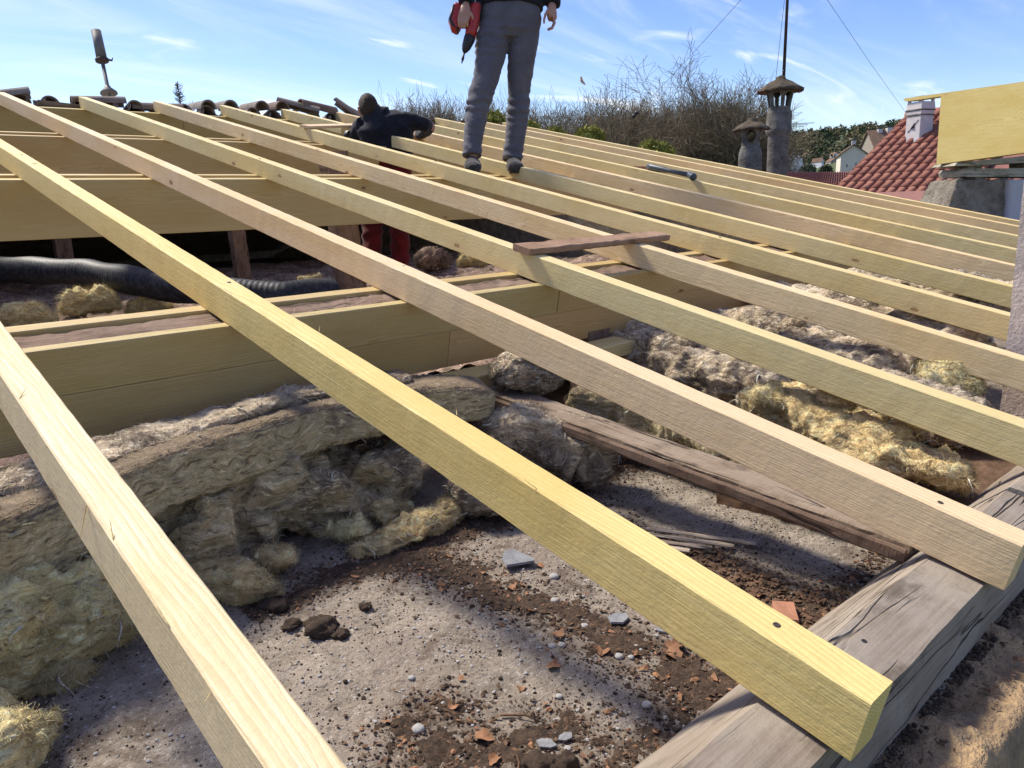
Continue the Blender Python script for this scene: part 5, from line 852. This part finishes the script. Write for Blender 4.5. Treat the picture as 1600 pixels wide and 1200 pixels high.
for (x0, y0, x1, y1, lab) in ((1512, 258, 1535, 264, 'small wood block between the packing boards'), (1524, 275, 1540, 281, 'small wood block under the lower packing board'), (1600, 250, 1650, 264, 'wood block at the far right between the boards')):
    o = prism('packing_block', [(x0, y0), (x1, y0), (x1, y1), (x0, y1)], d3 + .03, .2, OLD); tag(o, lab, 'wood block', 'packing blocks under the notched beam')
o0 = loc(1465, 200, 6.55); ux = loc(1760, 200, 5.15) - o0; ux.z = 0; ux.normalize(); uy = UP.cross(ux)
def onp(px, py): d = Vector(at(px, py, 1)); return d * (o0.dot(uy) / d.dot(uy))
op = [(1412, 157), (1414, 153.5), (1470, 145.7), (1600, 127.5), (1760, 105), (1760, 216), (1600, 238.5), (1463, 257), (1470, 150.5), (1416, 158.5)]; fr = [onp(*p) for p in op]; c = sum(fr, Vector()) / 10; Mx = mat4(ux, uy, UP, c); V = [Mx.inverted() @ p for p in fr + [p + uy * .1 for p in fr]]
nbm = obj('notched_beam', mesh('notched_beam', V, [(0, 1, 2, 8, 9), (2, 3, 4, 5, 6, 7, 8), (19, 18, 12, 11, 10), (18, 17, 16, 15, 14, 13, 12)] + [(i, i + 10, (i + 1) % 10 + 10, (i + 1) % 10) for i in range(10)], WOOD, False), M=Mx); nbm.color = (.80, .80, .52, 1); tag(nbm, 'large yellow green beam end with notched tongue, resting on packing at the right', 'beam')
# ------------------------------------------------------------------ red tiled roof with white chimney
rd = Vector((-.11, -.994, 0)).normalized(); dn = Vector((-.994, .11, 0)).normalized(); be = math.radians(30); ds = dn * math.cos(be) - UP * math.sin(be); nr = dn * math.sin(be) + UP * math.cos(be)
R0 = Vector(at(1418, 180, 21.5)); rh = empty('red_roofed_house', R0 + dn * 3 - UP * 8, 0, 'neighbouring house with bright red clay tile roof and white chimney', 'house')
CW, RW, NC, NR = .245, .365, 15, 19
def roman():
    n = 9; V = []; L = .43
    prof = [(-.01, .012), (.03, .0), (.07, .002)] + [(.07 + .175 * (0.5 - .5 * math.cos(math.pi * k / (n - 1))), .008 + .066 * math.sin(math.pi * k / (n - 1)) ** .8) for k in range(n)]
    for y, l in ((0, .0), (L, .028)):
        for x, z in prof: V.append((x, y, z + l))
    for y, l in ((L, .028),):
        for x, z in prof: V.append((x, y, z + l - .022))
    m = len(prof); return mesh('tile', V, [(i, i + 1, m + i + 1, m + i) for i in range(m - 1)] + [(m + i, m + i + 1, 2 * m + i + 1, 2 * m + i) for i in range(m - 1)], TILE, True)
TR = roman(); TR.polygons.foreach_set('use_smooth', [True] * len(TR.polygons))
roof_o = obj('roof', mesh('roof', [R0 - nr * .05, R0 + rd * CW * 30 - nr * .05, R0 + rd * CW * 30 + ds * 6.6 - nr * .05, R0 + ds * 6.6 - nr * .05, R0 + rd * CW * 30 - dn * 5.5 - UP * 3.2, R0 - dn * 5.5 - UP * 3.2], [(0, 1, 2, 3), (0, 5, 4, 1)], TILEDK, False), rh)
for r in range(NR):
    for c in range(10 if r < 6 else 14 if r < 10 else 18):
        p = R0 + rd * (c * CW) + ds * (r * RW) + nr * .004; obj('tile', TR, roof_o, M=mat4(rd, ds, nr, p + nr * random.uniform(0, .006)) @ Matrix.Rotation(random.uniform(-.012, .012), 4, 'Z'))
for c in range(14):
    p = R0 + rd * (c * .36 - .05) - dn * .05 + UP * .0; o = obj('ridge_tile', MB().tube([p, p + rd * .40], [(.13, .12), (.115, .105)], 14).mesh('ridge_tile', TILE, True), roof_o)
V = [R0 - nr * .1 + ds * .1 - rd * -.06, R0 + ds * 6.3 - nr * .1 + rd * .06, R0 + ds * 6.3 + rd * .06 - UP * 6, R0 - dn * 5 + rd * .06 - UP * 9, R0 - dn * 5 + rd * .06 - UP * 3.1]
obj('wall', mesh('wall', V, [tuple(range(5))], CREAM, False), rh); a = R0 + ds * 6.3 - nr * .15; MB().add([a, a + rd * 7, a + rd * 7 - UP * 5.5, a - UP * 5.5], [(0, 1, 2, 3)]).build('wall', CREAM, rh)
_d = Vector(at(1437, 214, 1)); DC = R0.dot(nr) / _d.dot(nr)
ch = empty('white_chimney', Vector(at(1437, 222, DC)), 0, 'white painted chimney with band and dark cowl on the red tiled roof', 'chimney')
cz = lambda py: at(1437, py, DC)[2]; cc = Vector(at(1436, 200, DC)); cM = mat4((-rd), (-dn), UP, (cc.x, cc.y, 0)) @ Matrix.Rotation(math.radians(14), 4, 'Z')
def cbox(z0, z1, w0, w1, name, mat, par=ch, wy=1.):
    V = [(s * w0, t_ * w0 * wy, z0) for s, t_ in ((-1, -1), (1, -1), (1, 1), (-1, 1))] + [(s * w1, t_ * w1 * wy, z1) for s, t_ in ((-1, -1), (1, -1), (1, 1), (-1, 1))]
    o = obj(name, mesh(name, V, [(3, 2, 1, 0), (4, 5, 6, 7)] + [(i, (i + 1) % 4, 4 + (i + 1) % 4, 4 + i) for i in range(4)], mat, False), par, M=cM); bm = bmesh.new(); bm.from_mesh(o.data); bmesh.ops.bevel(bm, geom=bm.edges[:], offset=.012, segments=1, affect='EDGES'); bm.to_mesh(o.data); bm.free(); return o
cbox(cz(240), cz(181), .235, .225, 'stack', WHITEC); cbox(cz(182), cz(180), .245, .245, 'band', CHIMC); cbox(cz(180), cz(174), .238, .24, 'neck', WHITEC); cbox(cz(174), cz(172.5), .26, .26, 'band', CHIMC); cbox(cz(172.5), cz(161), .25, .23, 'head', WHITEC)
for sx, sy in ((-1, -1), (1, -1), (1, 1), (-1, 1)): MB().box((sx * .19, sy * .19, (cz(161) + cz(156)) / 2), (.06, .06, cz(155.5) - cz(161))).build('cowl_post', WHITEC, ch, M=cM)
cbox(cz(155.5), cz(153), .31, .27, 'cowl', CHIMC); cbox(cz(228), cz(217), .36, .25, 'flashing', LEAD)
MB().tube([cM @ Vector((-.05, -.236, cz(193))), cM @ Vector((-.01, -.24, cz(199))), cM @ Vector((.05, -.24, cz(201)))], [.012, .035, .012], 8).build('crack_patch', BLACKP, ch, True); MB().tube([cM @ Vector((-.16, -.236, cz(188))), cM @ Vector((.02, -.237, cz(200))), cM @ Vector((.15, -.238, cz(206)))], .007, 6).build('crack_line', CHIMC, ch, True)
# lower roof in front of the far house: small dark tiles
lo = empty('low_roofed_house', Vector(at(1300, 300, 27)) - UP * 6, 0, 'low house roof of small dark red tiles between chimney and red roof', 'house')
A0, A1, B1_, B0 = [Vector(at(*p)) for p in ((1228, 270, 31), (1400, 268.5, 31), (1440, 345, 24), (1180, 330, 24))]
obj('roof', mesh('roof', [A0, A1, B1_, B0, A0 - UP * 2 + FV * 3, A1 - UP * 2 + FV * 3], [(0, 1, 2, 3), (0, 4, 5, 1)], TILEDK, False), lo); m = MB(); nu = 52; nv = 16
for v in range(nv):
    for u in range(nu):
        u0, u1, v0, v1 = u / nu, (u + .62) / nu, v / nv, (v + 1.0) / nv; S = lambda a, b_, h: (A0.lerp(A1, a)).lerp(B0.lerp(B1_, a), b_) + UP * h
        m.add([S(u0, v0, .0), S((u0 + u1) / 2, v0, .055), S(u1, v0, 0), S(u1, v1, .03), S((u0 + u1) / 2, v1, .09), S(u0, v1, .03), S(u0, v1, -.02), S(u1, v1, -.02)], [(0, 1, 4, 5), (1, 2, 3, 4), (5, 4, 3, 7, 6)])
tag(m.build('small_tiles', TILEDK, lo), kind='stuff'); MB().add([B0, B1_, B1_ - UP * 6, B0 - UP * 6], [(0, 1, 2, 3)]).build('wall', RENDERW, lo)
# ------------------------------------------------------------------ cream gabled house and far buildings
def house(name, px0, px1, pyb, pye, d, yaw, depth, wallm, roofm, label, ridge_px=None, wins=(), chim=(), over=.25, group=None):
    """gabled house: its gable front spans px0..px1 at distance d, eaves at pye, ridge at ridge_px"""
    a, b_ = Vector(at(px0, pye, d)), Vector(at(px1, pye, d)); w_ = (b_ - a).length; cx = Vector(((a.x + b_.x) / 2, (a.y + b_.y) / 2, 0)); ze = (a.z + b_.z) / 2; zr = at((px0 + px1) / 2, ridge_px, d)[2] if ridge_px else ze; z0 = GZ - 2 if d < 500 else at(px0, pyb, d)[2] - 14
    ang = math.atan2(RV.y, RV.x) + yaw; e = empty(name, (cx.x, cx.y, z0), ang, label, 'house', group); M_ = Matrix.Translation((cx.x, cx.y, 0)) @ Matrix.Rotation(ang, 4, 'Z'); h = w_ / 2
    V = [(-h, 0, z0), (h, 0, z0), (h, 0, ze), (0, 0, zr), (-h, 0, ze)]; V += [(x, depth, z) for x, y, z in V]; obj('wall', mesh('wall', V, [(0, 1, 2, 3, 4), (9, 8, 7, 6, 5), (0, 5, 6, 1), (1, 6, 7, 2), (0, 4, 9, 5)], wallm, False), e, M=M_)
    if zr > ze:
        sl = (zr - ze) / h; o_ = over; V = []
        for y in (-o_, depth + o_): V += [(-h - o_, y, ze - sl * o_ + .02), (0, y, zr + .02), (h + o_, y, ze - sl * o_ + .02), (-h - o_, y, ze - sl * o_ + .2), (0, y, zr + .24), (h + o_, y, ze - sl * o_ + .2)]
        obj('roof', mesh('roof', V, [(0, 1, 4, 3), (1, 2, 5, 4), (9, 10, 7, 6), (10, 11, 8, 7), (3, 4, 10, 9), (4, 5, 11, 10), (0, 6, 7, 1), (1, 7, 8, 2), (0, 3, 9, 6), (2, 8, 11, 5)], roofm, False), e, M=M_)
    else: MB().box((0, depth / 2, ze + .12), (w_ + .3, depth + .3, .24)).build('flat_roof', wallm, e, M=M_)
    sc = d / 1199.7
    for (px, py, ww, hh) in wins:
        u = (px - (px0 + px1) / 2) * sc; zc = at(px, py, d)[2]; f = MB().box((u, -.03, zc), (ww * sc, .10, hh * sc)).build('window', WHITE, e, M=M_); MB().box((u, -.06, zc), (ww * sc * .78, .10, hh * sc * .84)).build('pane', GLASS, f, M=M_)
    for (u, y, z1, ww) in chim: c_ = MB().box((u, y, (z1 + ze) / 2), (ww, ww, z1 - ze)).build('chimney', WHITEC, e, M=M_); MB().box((u, y, z1 + .30), (ww * 1.3, ww * 1.3, .12)).box((u - ww * .4, y, z1 + .12), (.15, ww, .26)).box((u + ww * .4, y, z1 + .12), (.15, ww, .26)).build('chimney_cap', CHIMC, c_, M=M_)
    return e
house('cream_house', 1315.5, 1351, 270, 240, 150, -.3, 9, CREAM, BROWNROOF, 'cream gable house with two small windows behind the red tiled roof', 227, [(1325, 258.5, 2.2, 5), (1338, 256.8, 2.2, 6)], [(.6, 6.5, at(1340, 218, 152)[2], .7)], .35)
house('brown_roofed_house', 1322, 1388, 270, 236, 165, -1.62, 15, STONEW, BROWNROOF, 'larger house with brown roof and chimneys joined behind the cream gable', 206, [], [(.3, 2.2, at(1368, 203, 165)[2], .9), (.3, 4.2, at(1380, 201, 165)[2], 1.2)], .35)
house('white_block', 1229, 1255, 268, 248.5, 420, .15, 9, WHITE, WHITE, 'white flat roofed block with chimneys right of the tall chimney', None, [(1231, 255, 2, 4), (1236, 255, 2, 3), (1241, 255, 2, 3), (1247, 255, 2, 3), (1235, 265, 4, 5), (1243, 264, 3, 4), (1251, 263, 2.5, 4)], [(-2.0, 2, at(1236, 244, 420)[2], 1.2), (1.5, 3, at(1244, 243, 420)[2], 1.2), (3.4, 2, at(1250, 242, 420)[2], 1.2)])
house('white_block', 1255, 1270, 268, 258, 430, .15, 9, WHITE, WHITE, 'small white annex with three square windows', None, [(1257.5, 261, 2.4, 2.6), (1262, 261, 2.4, 2.6), (1267, 261, 2.4, 2.6)])
for k, (p0, p1, pe, pr_, d, wm, lab) in enumerate(((1236, 1250, 237, 231.5, 300, CREAM, 'pale house high on the wooded hill, far left'), (1252, 1263, 233, 228, 330, STONEW, 'stone house under the hill crest'), (1262, 1272, 243, 238, 280, STONEW, 'grey stone house half hidden on the hill'), (1286, 1300, 245, 240, 260, STONEW, 'long stone house above the green field'), (1302, 1311, 243, 238, 255, WHITE, 'small white house on the hill beside the dark trees'), (1283, 1288, 252, 247, 200, WHITE, 'tiny white gable at the edge of the field'), (1298, 1312, 252, 247, 215, STONEW, 'low stone barn above the field'), (1234, 1241, 244, 240, 260, CREAM, 'little cream house behind the white block'))):
    house('hill_house', p0, p1, pe + 4, pe, d * 2.8, random.uniform(-.5, .5), 9, wm, BROWNROOF, lab, pr_, [(p0 + (p1 - p0) * .3, pe + 1.8, 1.2, 1.6), (p0 + (p1 - p0) * .68, pe + 1.8, 1.2, 1.6)], group='houses on the far hill')
# ------------------------------------------------------------------ trees
def bare_tree(seed, H, spread, trunk_frac, levels=6, dense=1.0, droop=0., upb=.35):
    r = np.random.default_rng(seed); segs = []; tips = []
    def grow(p, d, L, rad, lev):
        n = 3 if lev < 3 else 2; pts = [p]
        for k in range(n):
            d = d + r.normal(0, .10 + .05 * lev, 3); d[2] += upb * .12; d /= np.linalg.norm(d); q = pts[-1] + d * L / n; segs.append((pts[-1], q, rad * (1 - .28 * k / n), rad * (1 - .28 * (k + 1) / n), lev)); pts.append(q)
        if lev >= levels: tips.append(pts[-1]); return
        if lev == levels - 1: L = max(L, H * .030)
        nb = int(round((3.2 if lev else 7) * dense + r.uniform(-.4, .8))) if lev < levels - 1 else r.integers(1, 4)
        for k in range(nb):
            t = r.uniform(.25 if lev else trunk_frac, 1.0) if k else 1.0; i = min(int(t * n), n - 1); q = pts[i] + (pts[i + 1] - pts[i]) * (t * n - i)
            a = r.uniform(0, 6.283); e = np.cross(d, [math.cos(a), math.sin(a), .2]); e /= np.linalg.norm(e) + 1e-9; ang = (r.uniform(.35, .8) if k else r.uniform(.05, .25)) * spread; dd = d * math.cos(ang) + e * math.sin(ang); dd[2] += upb * .3 - droop * lev * .1; dd /= np.linalg.norm(dd)
            grow(q, dd, L * (r.uniform(.55, .82) if lev < levels - 1 else r.uniform(.7, 1.5)), rad * (.62 if k == 0 else .45), lev + 1)
    grow(np.array([0., 0, 0]), np.array([0, 0, 1.]), H * .42, H * .014, 0)
    def mk(S, nside, minr):
        a = np.array([s[0] for s in S]); b_ = np.array([s[1] for s in S]); ra = np.maximum([s[2] for s in S], minr); rb = np.maximum([s[3] for s in S], minr * .8); d = b_ - a; d /= np.linalg.norm(d, axis=1)[:, None] + 1e-9; x = np.cross(d, [.31, .17, .94]); x /= np.linalg.norm(x, axis=1)[:, None] + 1e-9; y = np.cross(d, x); VV = []
        for (c, rr) in ((a, ra), (b_, rb)):
            for k in range(nside): th = 2 * math.pi * k / nside; VV.append(c + rr[:, None] * (x * math.cos(th) + y * math.sin(th)))
        V = np.stack(VV, 1).reshape(-1, 3); base = np.arange(len(S))[:, None] * 2 * nside; return V, np.concatenate([base + np.array([k, (k + 1) % nside, nside + (k + 1) % nside, nside + k]) for k in range(nside)], 0)
    zmax = float(np.percentile([s[1][2] for s in segs], 99.0)); f = H / zmax
    low = [s for s in segs if s[4] <= 1]; hi = [s for s in segs if s[4] > 1]; V1, F1 = mk(low, 6, .05 / f); V2, F2 = mk(hi, 3, .016 / f)
    T = np.array(tips); T = T[r.uniform(size=len(T)) < .10]; nb = len(T); o1 = r.normal(0, .045 / f, (nb, 3)); o2 = r.normal(0, .045 / f, (nb, 3)); V3 = np.stack([T, T + o1, T + o2], 1).reshape(-1, 3); F3 = np.arange(nb * 3).reshape(-1, 3)
    return [mesh('trunk', V1 * f, F1, BARK), mesh('crown', V2 * f, F2, TWIG), mesh('buds', V3 * f, F3, BUD, False)]
KINDS = [bare_tree(12, 18, 1.05, .55, 6, 1.3, .0, .42), bare_tree(2, 18, .55, .25, 6, .95, 0, .8), bare_tree(3, 17, .85, .3, 6, 1.0, 0, .5), bare_tree(4, 16, 1.2, .15, 6, 1.05, 0, .5), bare_tree(5, 18, .42, .2, 6, .92, 0, 1.0)]
def tree(kind, px, pytop, d, label, group, rz, wide=1., gz=None):
    tp = Vector(at(px, pytop, d)); z0 = GZ if gz is None else gz; Hh = [18, 18, 17, 16, 18][kind]; s = (tp.z - z0) / Hh
    e = empty('bare_tree', (tp.x, tp.y, z0), rz, label, 'tree', group); e.matrix_basis = e.matrix_basis @ Matrix.Diagonal((s * wide, s * wide, s, 1))
    for me in KINDS[kind]:
        o = bpy.data.objects.new(me.name.split('.')[0], me); COL.objects.link(o); o.parent = e
        if me.name.startswith('buds'): o['kind'] = 'stuff'
    return e
tree(0, 1158, 112, 62, 'large round crowned bare tree left of the squat chimney', 'bare trees behind the roof', .4, 1.15); tree(3, 1085, 168, 66, 'dense brown tree merging into the left side of the large one', 'bare trees behind the roof', 2.1, 1.1); tree(3, 1150, 185, 70, 'twiggy tree behind the squat chimney', 'bare trees behind the roof', 3.3, 1.0)
tree(2, 910, 150, 64, 'rounded bare tree standing alone right of the standing man', 'bare trees behind the roof', 1.0, 1.05); tree(2, 866, 157, 66, 'bare tree just right of the standing man’s leg', 'bare trees behind the roof', 2.6, 1.1)
rr = random.Random(3); ordn = ['first', 'second', 'third', 'fourth', 'fifth', 'sixth', 'seventh', 'eighth', 'ninth', 'tenth', 'eleventh', 'twelfth', 'thirteenth', 'fourteenth', 'fifteenth', 'sixteenth', 'seventeenth', 'eighteenth']
for i, px in enumerate((622, 640, 655, 668, 684, 698, 712, 770, 782, 838)): tree(4 if i % 3 else 1, px, 164 + rr.uniform(-4, 6), 72 + rr.uniform(-4, 8), ordn[i] + ' slender tree from the left in the row behind the two men', 'slender bare trees in the left row', rr.uniform(0, 6), .95)
for i, px in enumerate((932, 948, 962, 978, 992, 1006, 1018, 1032, 1046, 1058)): tree((1, 4, 2)[i % 3], px, 175 + rr.uniform(-8, 7), 74 + rr.uniform(-5, 10), ordn[i] + ' thin grey tree from the left between the lone tree and the large tree', 'thin bare trees of the middle wood', rr.uniform(0, 6), 1.)
for i, px in enumerate((850, 885, 925, 955, 990, 1020, 1050, 1068, 1090, 1112, 1132, 1150)): tree(3, px, 180 + rr.uniform(-6, 10), 80 + rr.uniform(-4, 12), ordn[i] + ' bushy brown tree from the left in the back of the wood', 'bushy brown trees at the back of the wood', rr.uniform(0, 6), 1.25)
# far wood closing the view behind the trunks: one mass of twigs and evergreen
def leafcloud(n, sx, sy, sz, size, seed):
    r = np.random.default_rng(seed); u = r.normal(size=(n, 3)); u /= np.linalg.norm(u, axis=1)[:, None]; rad = r.uniform(.45, 1, (n, 1)) ** .5; c = u * rad * (1 + .35 * fbm(u * 2.3 + seed, 3)[:, None]) * np.array([sx, sy, sz]); a = r.normal(size=(n, 3)) * size; b_ = r.normal(size=(n, 3)) * size
    return np.stack([c - a * .5, c + a * .5, c + b_], 1).reshape(-1, 3), np.arange(n * 3).reshape(-1, 3)
def twigcloud(n, sx, sy, sz, seed, w=.03, L=.9):
    r = np.random.default_rng(seed); u = r.normal(size=(n, 3)); u /= np.linalg.norm(u, axis=1)[:, None]; c = u * r.uniform(.25, 1, (n, 1)) ** .6 * np.array([sx, sy, sz]) * (1 + .3 * fbm(u * 2.3 + seed, 3)[:, None]); d = c / np.array([sx, sy, sz]) * .7 + r.normal(0, .35, (n, 3)) + np.array([0, 0, .75]); d /= np.linalg.norm(d, axis=1)[:, None]; s_ = np.cross(d, r.normal(size=(n, 3))); s_ /= np.linalg.norm(s_, axis=1)[:, None]; l_ = L * r.uniform(.4, 1.2, (n, 1))
    return np.stack([c - s_ * w / 2, c + s_ * w / 2, c + d * l_], 1).reshape(-1, 3), np.arange(n * 3).reshape(-1, 3)
VV = []; k = 0; r = np.random.default_rng(5)
for px in np.linspace(590, 1190, 52):
    d = 100 + r.uniform(-8, 8); c = at(px, 262, d); hgt = 8.5 + .7 * math.sin(px * .11); V, Fc = twigcloud(4600, 4.6, 4.6, hgt, int(px), .045, 1.4); VV.append(V + np.array([c[0], c[1], GZ + hgt * .95]))
VV = np.concatenate(VV); tag(obj('far_wood', mesh('far_wood', VV, np.arange(len(VV)).reshape(-1, 3), TWIG, False)), 'brown mass of far woodland behind the single trees', 'woodland', kind='stuff')
for k, (px, py, d, s, mt2, lab) in enumerate(((822, 210, 48, .9, GREEN, 'yellow green bush right of the standing man’s knee'), (868, 214, 50, .6, GREEN, 'low yellow green bush beyond the rafters'), (920, 220, 50, 1.0, GREEN, 'wider yellow green bush below the lone tree'), (770, 194, 52, .9, GREEN, 'yellow green bush between the standing man’s legs'), (1017, 238, 46, .75, GREEN, 'bright bush at the edge of the roof in the middle'), (1036, 243, 47, .7, GREEN, 'second bright bush at the roof edge'), (1262, 269, 240, 2.6, DKGREEN, 'dark bush in front of the white annex'), (1290, 268, 200, 1.6, DKGREEN, 'dark bush on the field'))):
    c = Vector(at(px, py, d)); e = empty('bush', (c.x, c.y, GZ), 0, lab, 'bush', 'bushes behind the roof'); V, Fc = leafcloud(2600, s, s, s * .9, .13 if d < 80 else .25, 70 + k); obj('foliage', mesh('foliage', V + np.array(c), Fc, mt2, False), e); MB().tube([(c.x, c.y, GZ - .1), (c.x + .1, c.y, (GZ + c.z) / 2), (c.x, c.y, c.z)], [.14, .1, .05], 8).build('stem', BARK, e, True)
# bare conifer top behind the ridge
c = Vector(at(277, 127, 30)); ct = empty('bare_conifer', (c.x, c.y, GZ), 0, 'thin dead conifer top showing over the ridge at the left', 'tree'); MB().tube([(c.x, c.y, GZ), tuple(c)], [.16, .012], 8).build('trunk', BARK, ct, True); m = MB(); r = random.Random(4)
for k in range(120):
    h = r.uniform(0, 1) ** 1.2; a = r.uniform(0, 6.28); L = (.12 + .75 * h) * r.uniform(.5, 1); p = c - UP * (.15 + 2.6 * h); q = p + Vector((math.cos(a) * L, math.sin(a) * L, L * r.uniform(.1, .6))); m.tube([p, q], [.018, .006], 4, caps=False)
    for _ in range(3): t_ = r.uniform(.3, .95); w_ = p.lerp(q, t_); m.tube([w_, w_ + Vector((r.uniform(-.14, .14), r.uniform(-.14, .14), r.uniform(0, .18)))], [.008, .004], 3, caps=False)
m.build('branches', BARK, ct); c = Vector(at(301, 157, 31)); c2_ = empty('bare_conifer', (c.x, c.y, GZ), 0, 'smaller dead treetop right of the thin conifer', 'tree'); MB().tube([(c.x, c.y, GZ), tuple(c)], [.12, .01], 8).build('trunk', BARK, c2_, True); m = MB()
for k in range(40): h = r.uniform(0, 1); a = r.uniform(0, 6.28); L = .1 + .5 * h; p = c - UP * (.1 + 1.2 * h); m.tube([p, p + Vector((math.cos(a) * L, math.sin(a) * L, L * .4))], [.014, .005], 4, caps=False)
m.build('branches', BARK, c2_)
# woodland covering the hill
r = np.random.default_rng(9); n = 2600; VV = []; cnt = 0
Fd = r.uniform(560, 1180, n * 6); Rd = r.uniform(150, 900, n * 6)
for F_, R_ in zip(Fd, Rd):
    x, y = F_ * .671 + R_ * .736, F_ * .742 - R_ * .676; z = float(hillz(np.array([x]), np.array([y]))[0])
    if z < GZ + 3 or fbm(np.array([[x / 70, y / 70, 0]]), 2)[0] < -.22: continue
    s = r.uniform(3.2, 7.0); V, Fc = leafcloud(80, s, s, s * 1.15, s * .28, int(cnt)); VV.append(V + np.array([x, y, z + s * .8])); cnt += 1
    if cnt >= n: break
VV = np.concatenate(VV); h_ = len(VV) // 6 * 3; tag(obj('hill_wood', mesh('hill_wood', VV[:h_], np.arange(h_).reshape(-1, 3), DKGREEN, False)), 'dark woodland covering the far hill', 'woodland', kind='stuff'); tag(obj('hill_scrub', mesh('hill_scrub', VV[h_:], np.arange(len(VV) - h_).reshape(-1, 3), BUD, False)), 'paler scrub on the far hill', 'woodland', kind='stuff')
fd = [Vector(at(*p)) for p in ((1262, 276, 330), (1330, 276, 330), (1332, 249, 430), (1300, 256, 420), (1272, 264, 380))]; obj_ = obj('field', mesh('field', fd, [(0, 1, 2, 3, 4)], GRASS, False)); tag(obj_, kind='structure')
# ------------------------------------------------------------------ a bird in the air
bc = Vector(at(910, 128, 24)); bd = empty('bird', bc, .5, 'small pale brown bird flying above the lone bare tree', 'bird')
ax2 = (RV * .6 - UP * .55).normalized(); MB().tube([bc - ax2 * .10, bc - ax2 * .06, bc, bc + ax2 * .07, bc + ax2 * .10, bc + ax2 * .13], [.012, .032, .042, .03, .022, .006], 12).build('body', BIRD, bd, True)
for s in (-1, 1): w = (FV * s + UP * .75 - RV * .2).normalized(); m = MB(); m.add([bc + ax2 * .05, bc - ax2 * .04, bc - ax2 * .07 + w * .16, bc + w * .22, bc + ax2 * .03 + w * .12, bc + ax2 * .05 + UP * .012], [(0, 1, 2, 3, 4), (5, 4, 3, 2, 1)]); m.build('wing', BIRD, bd)
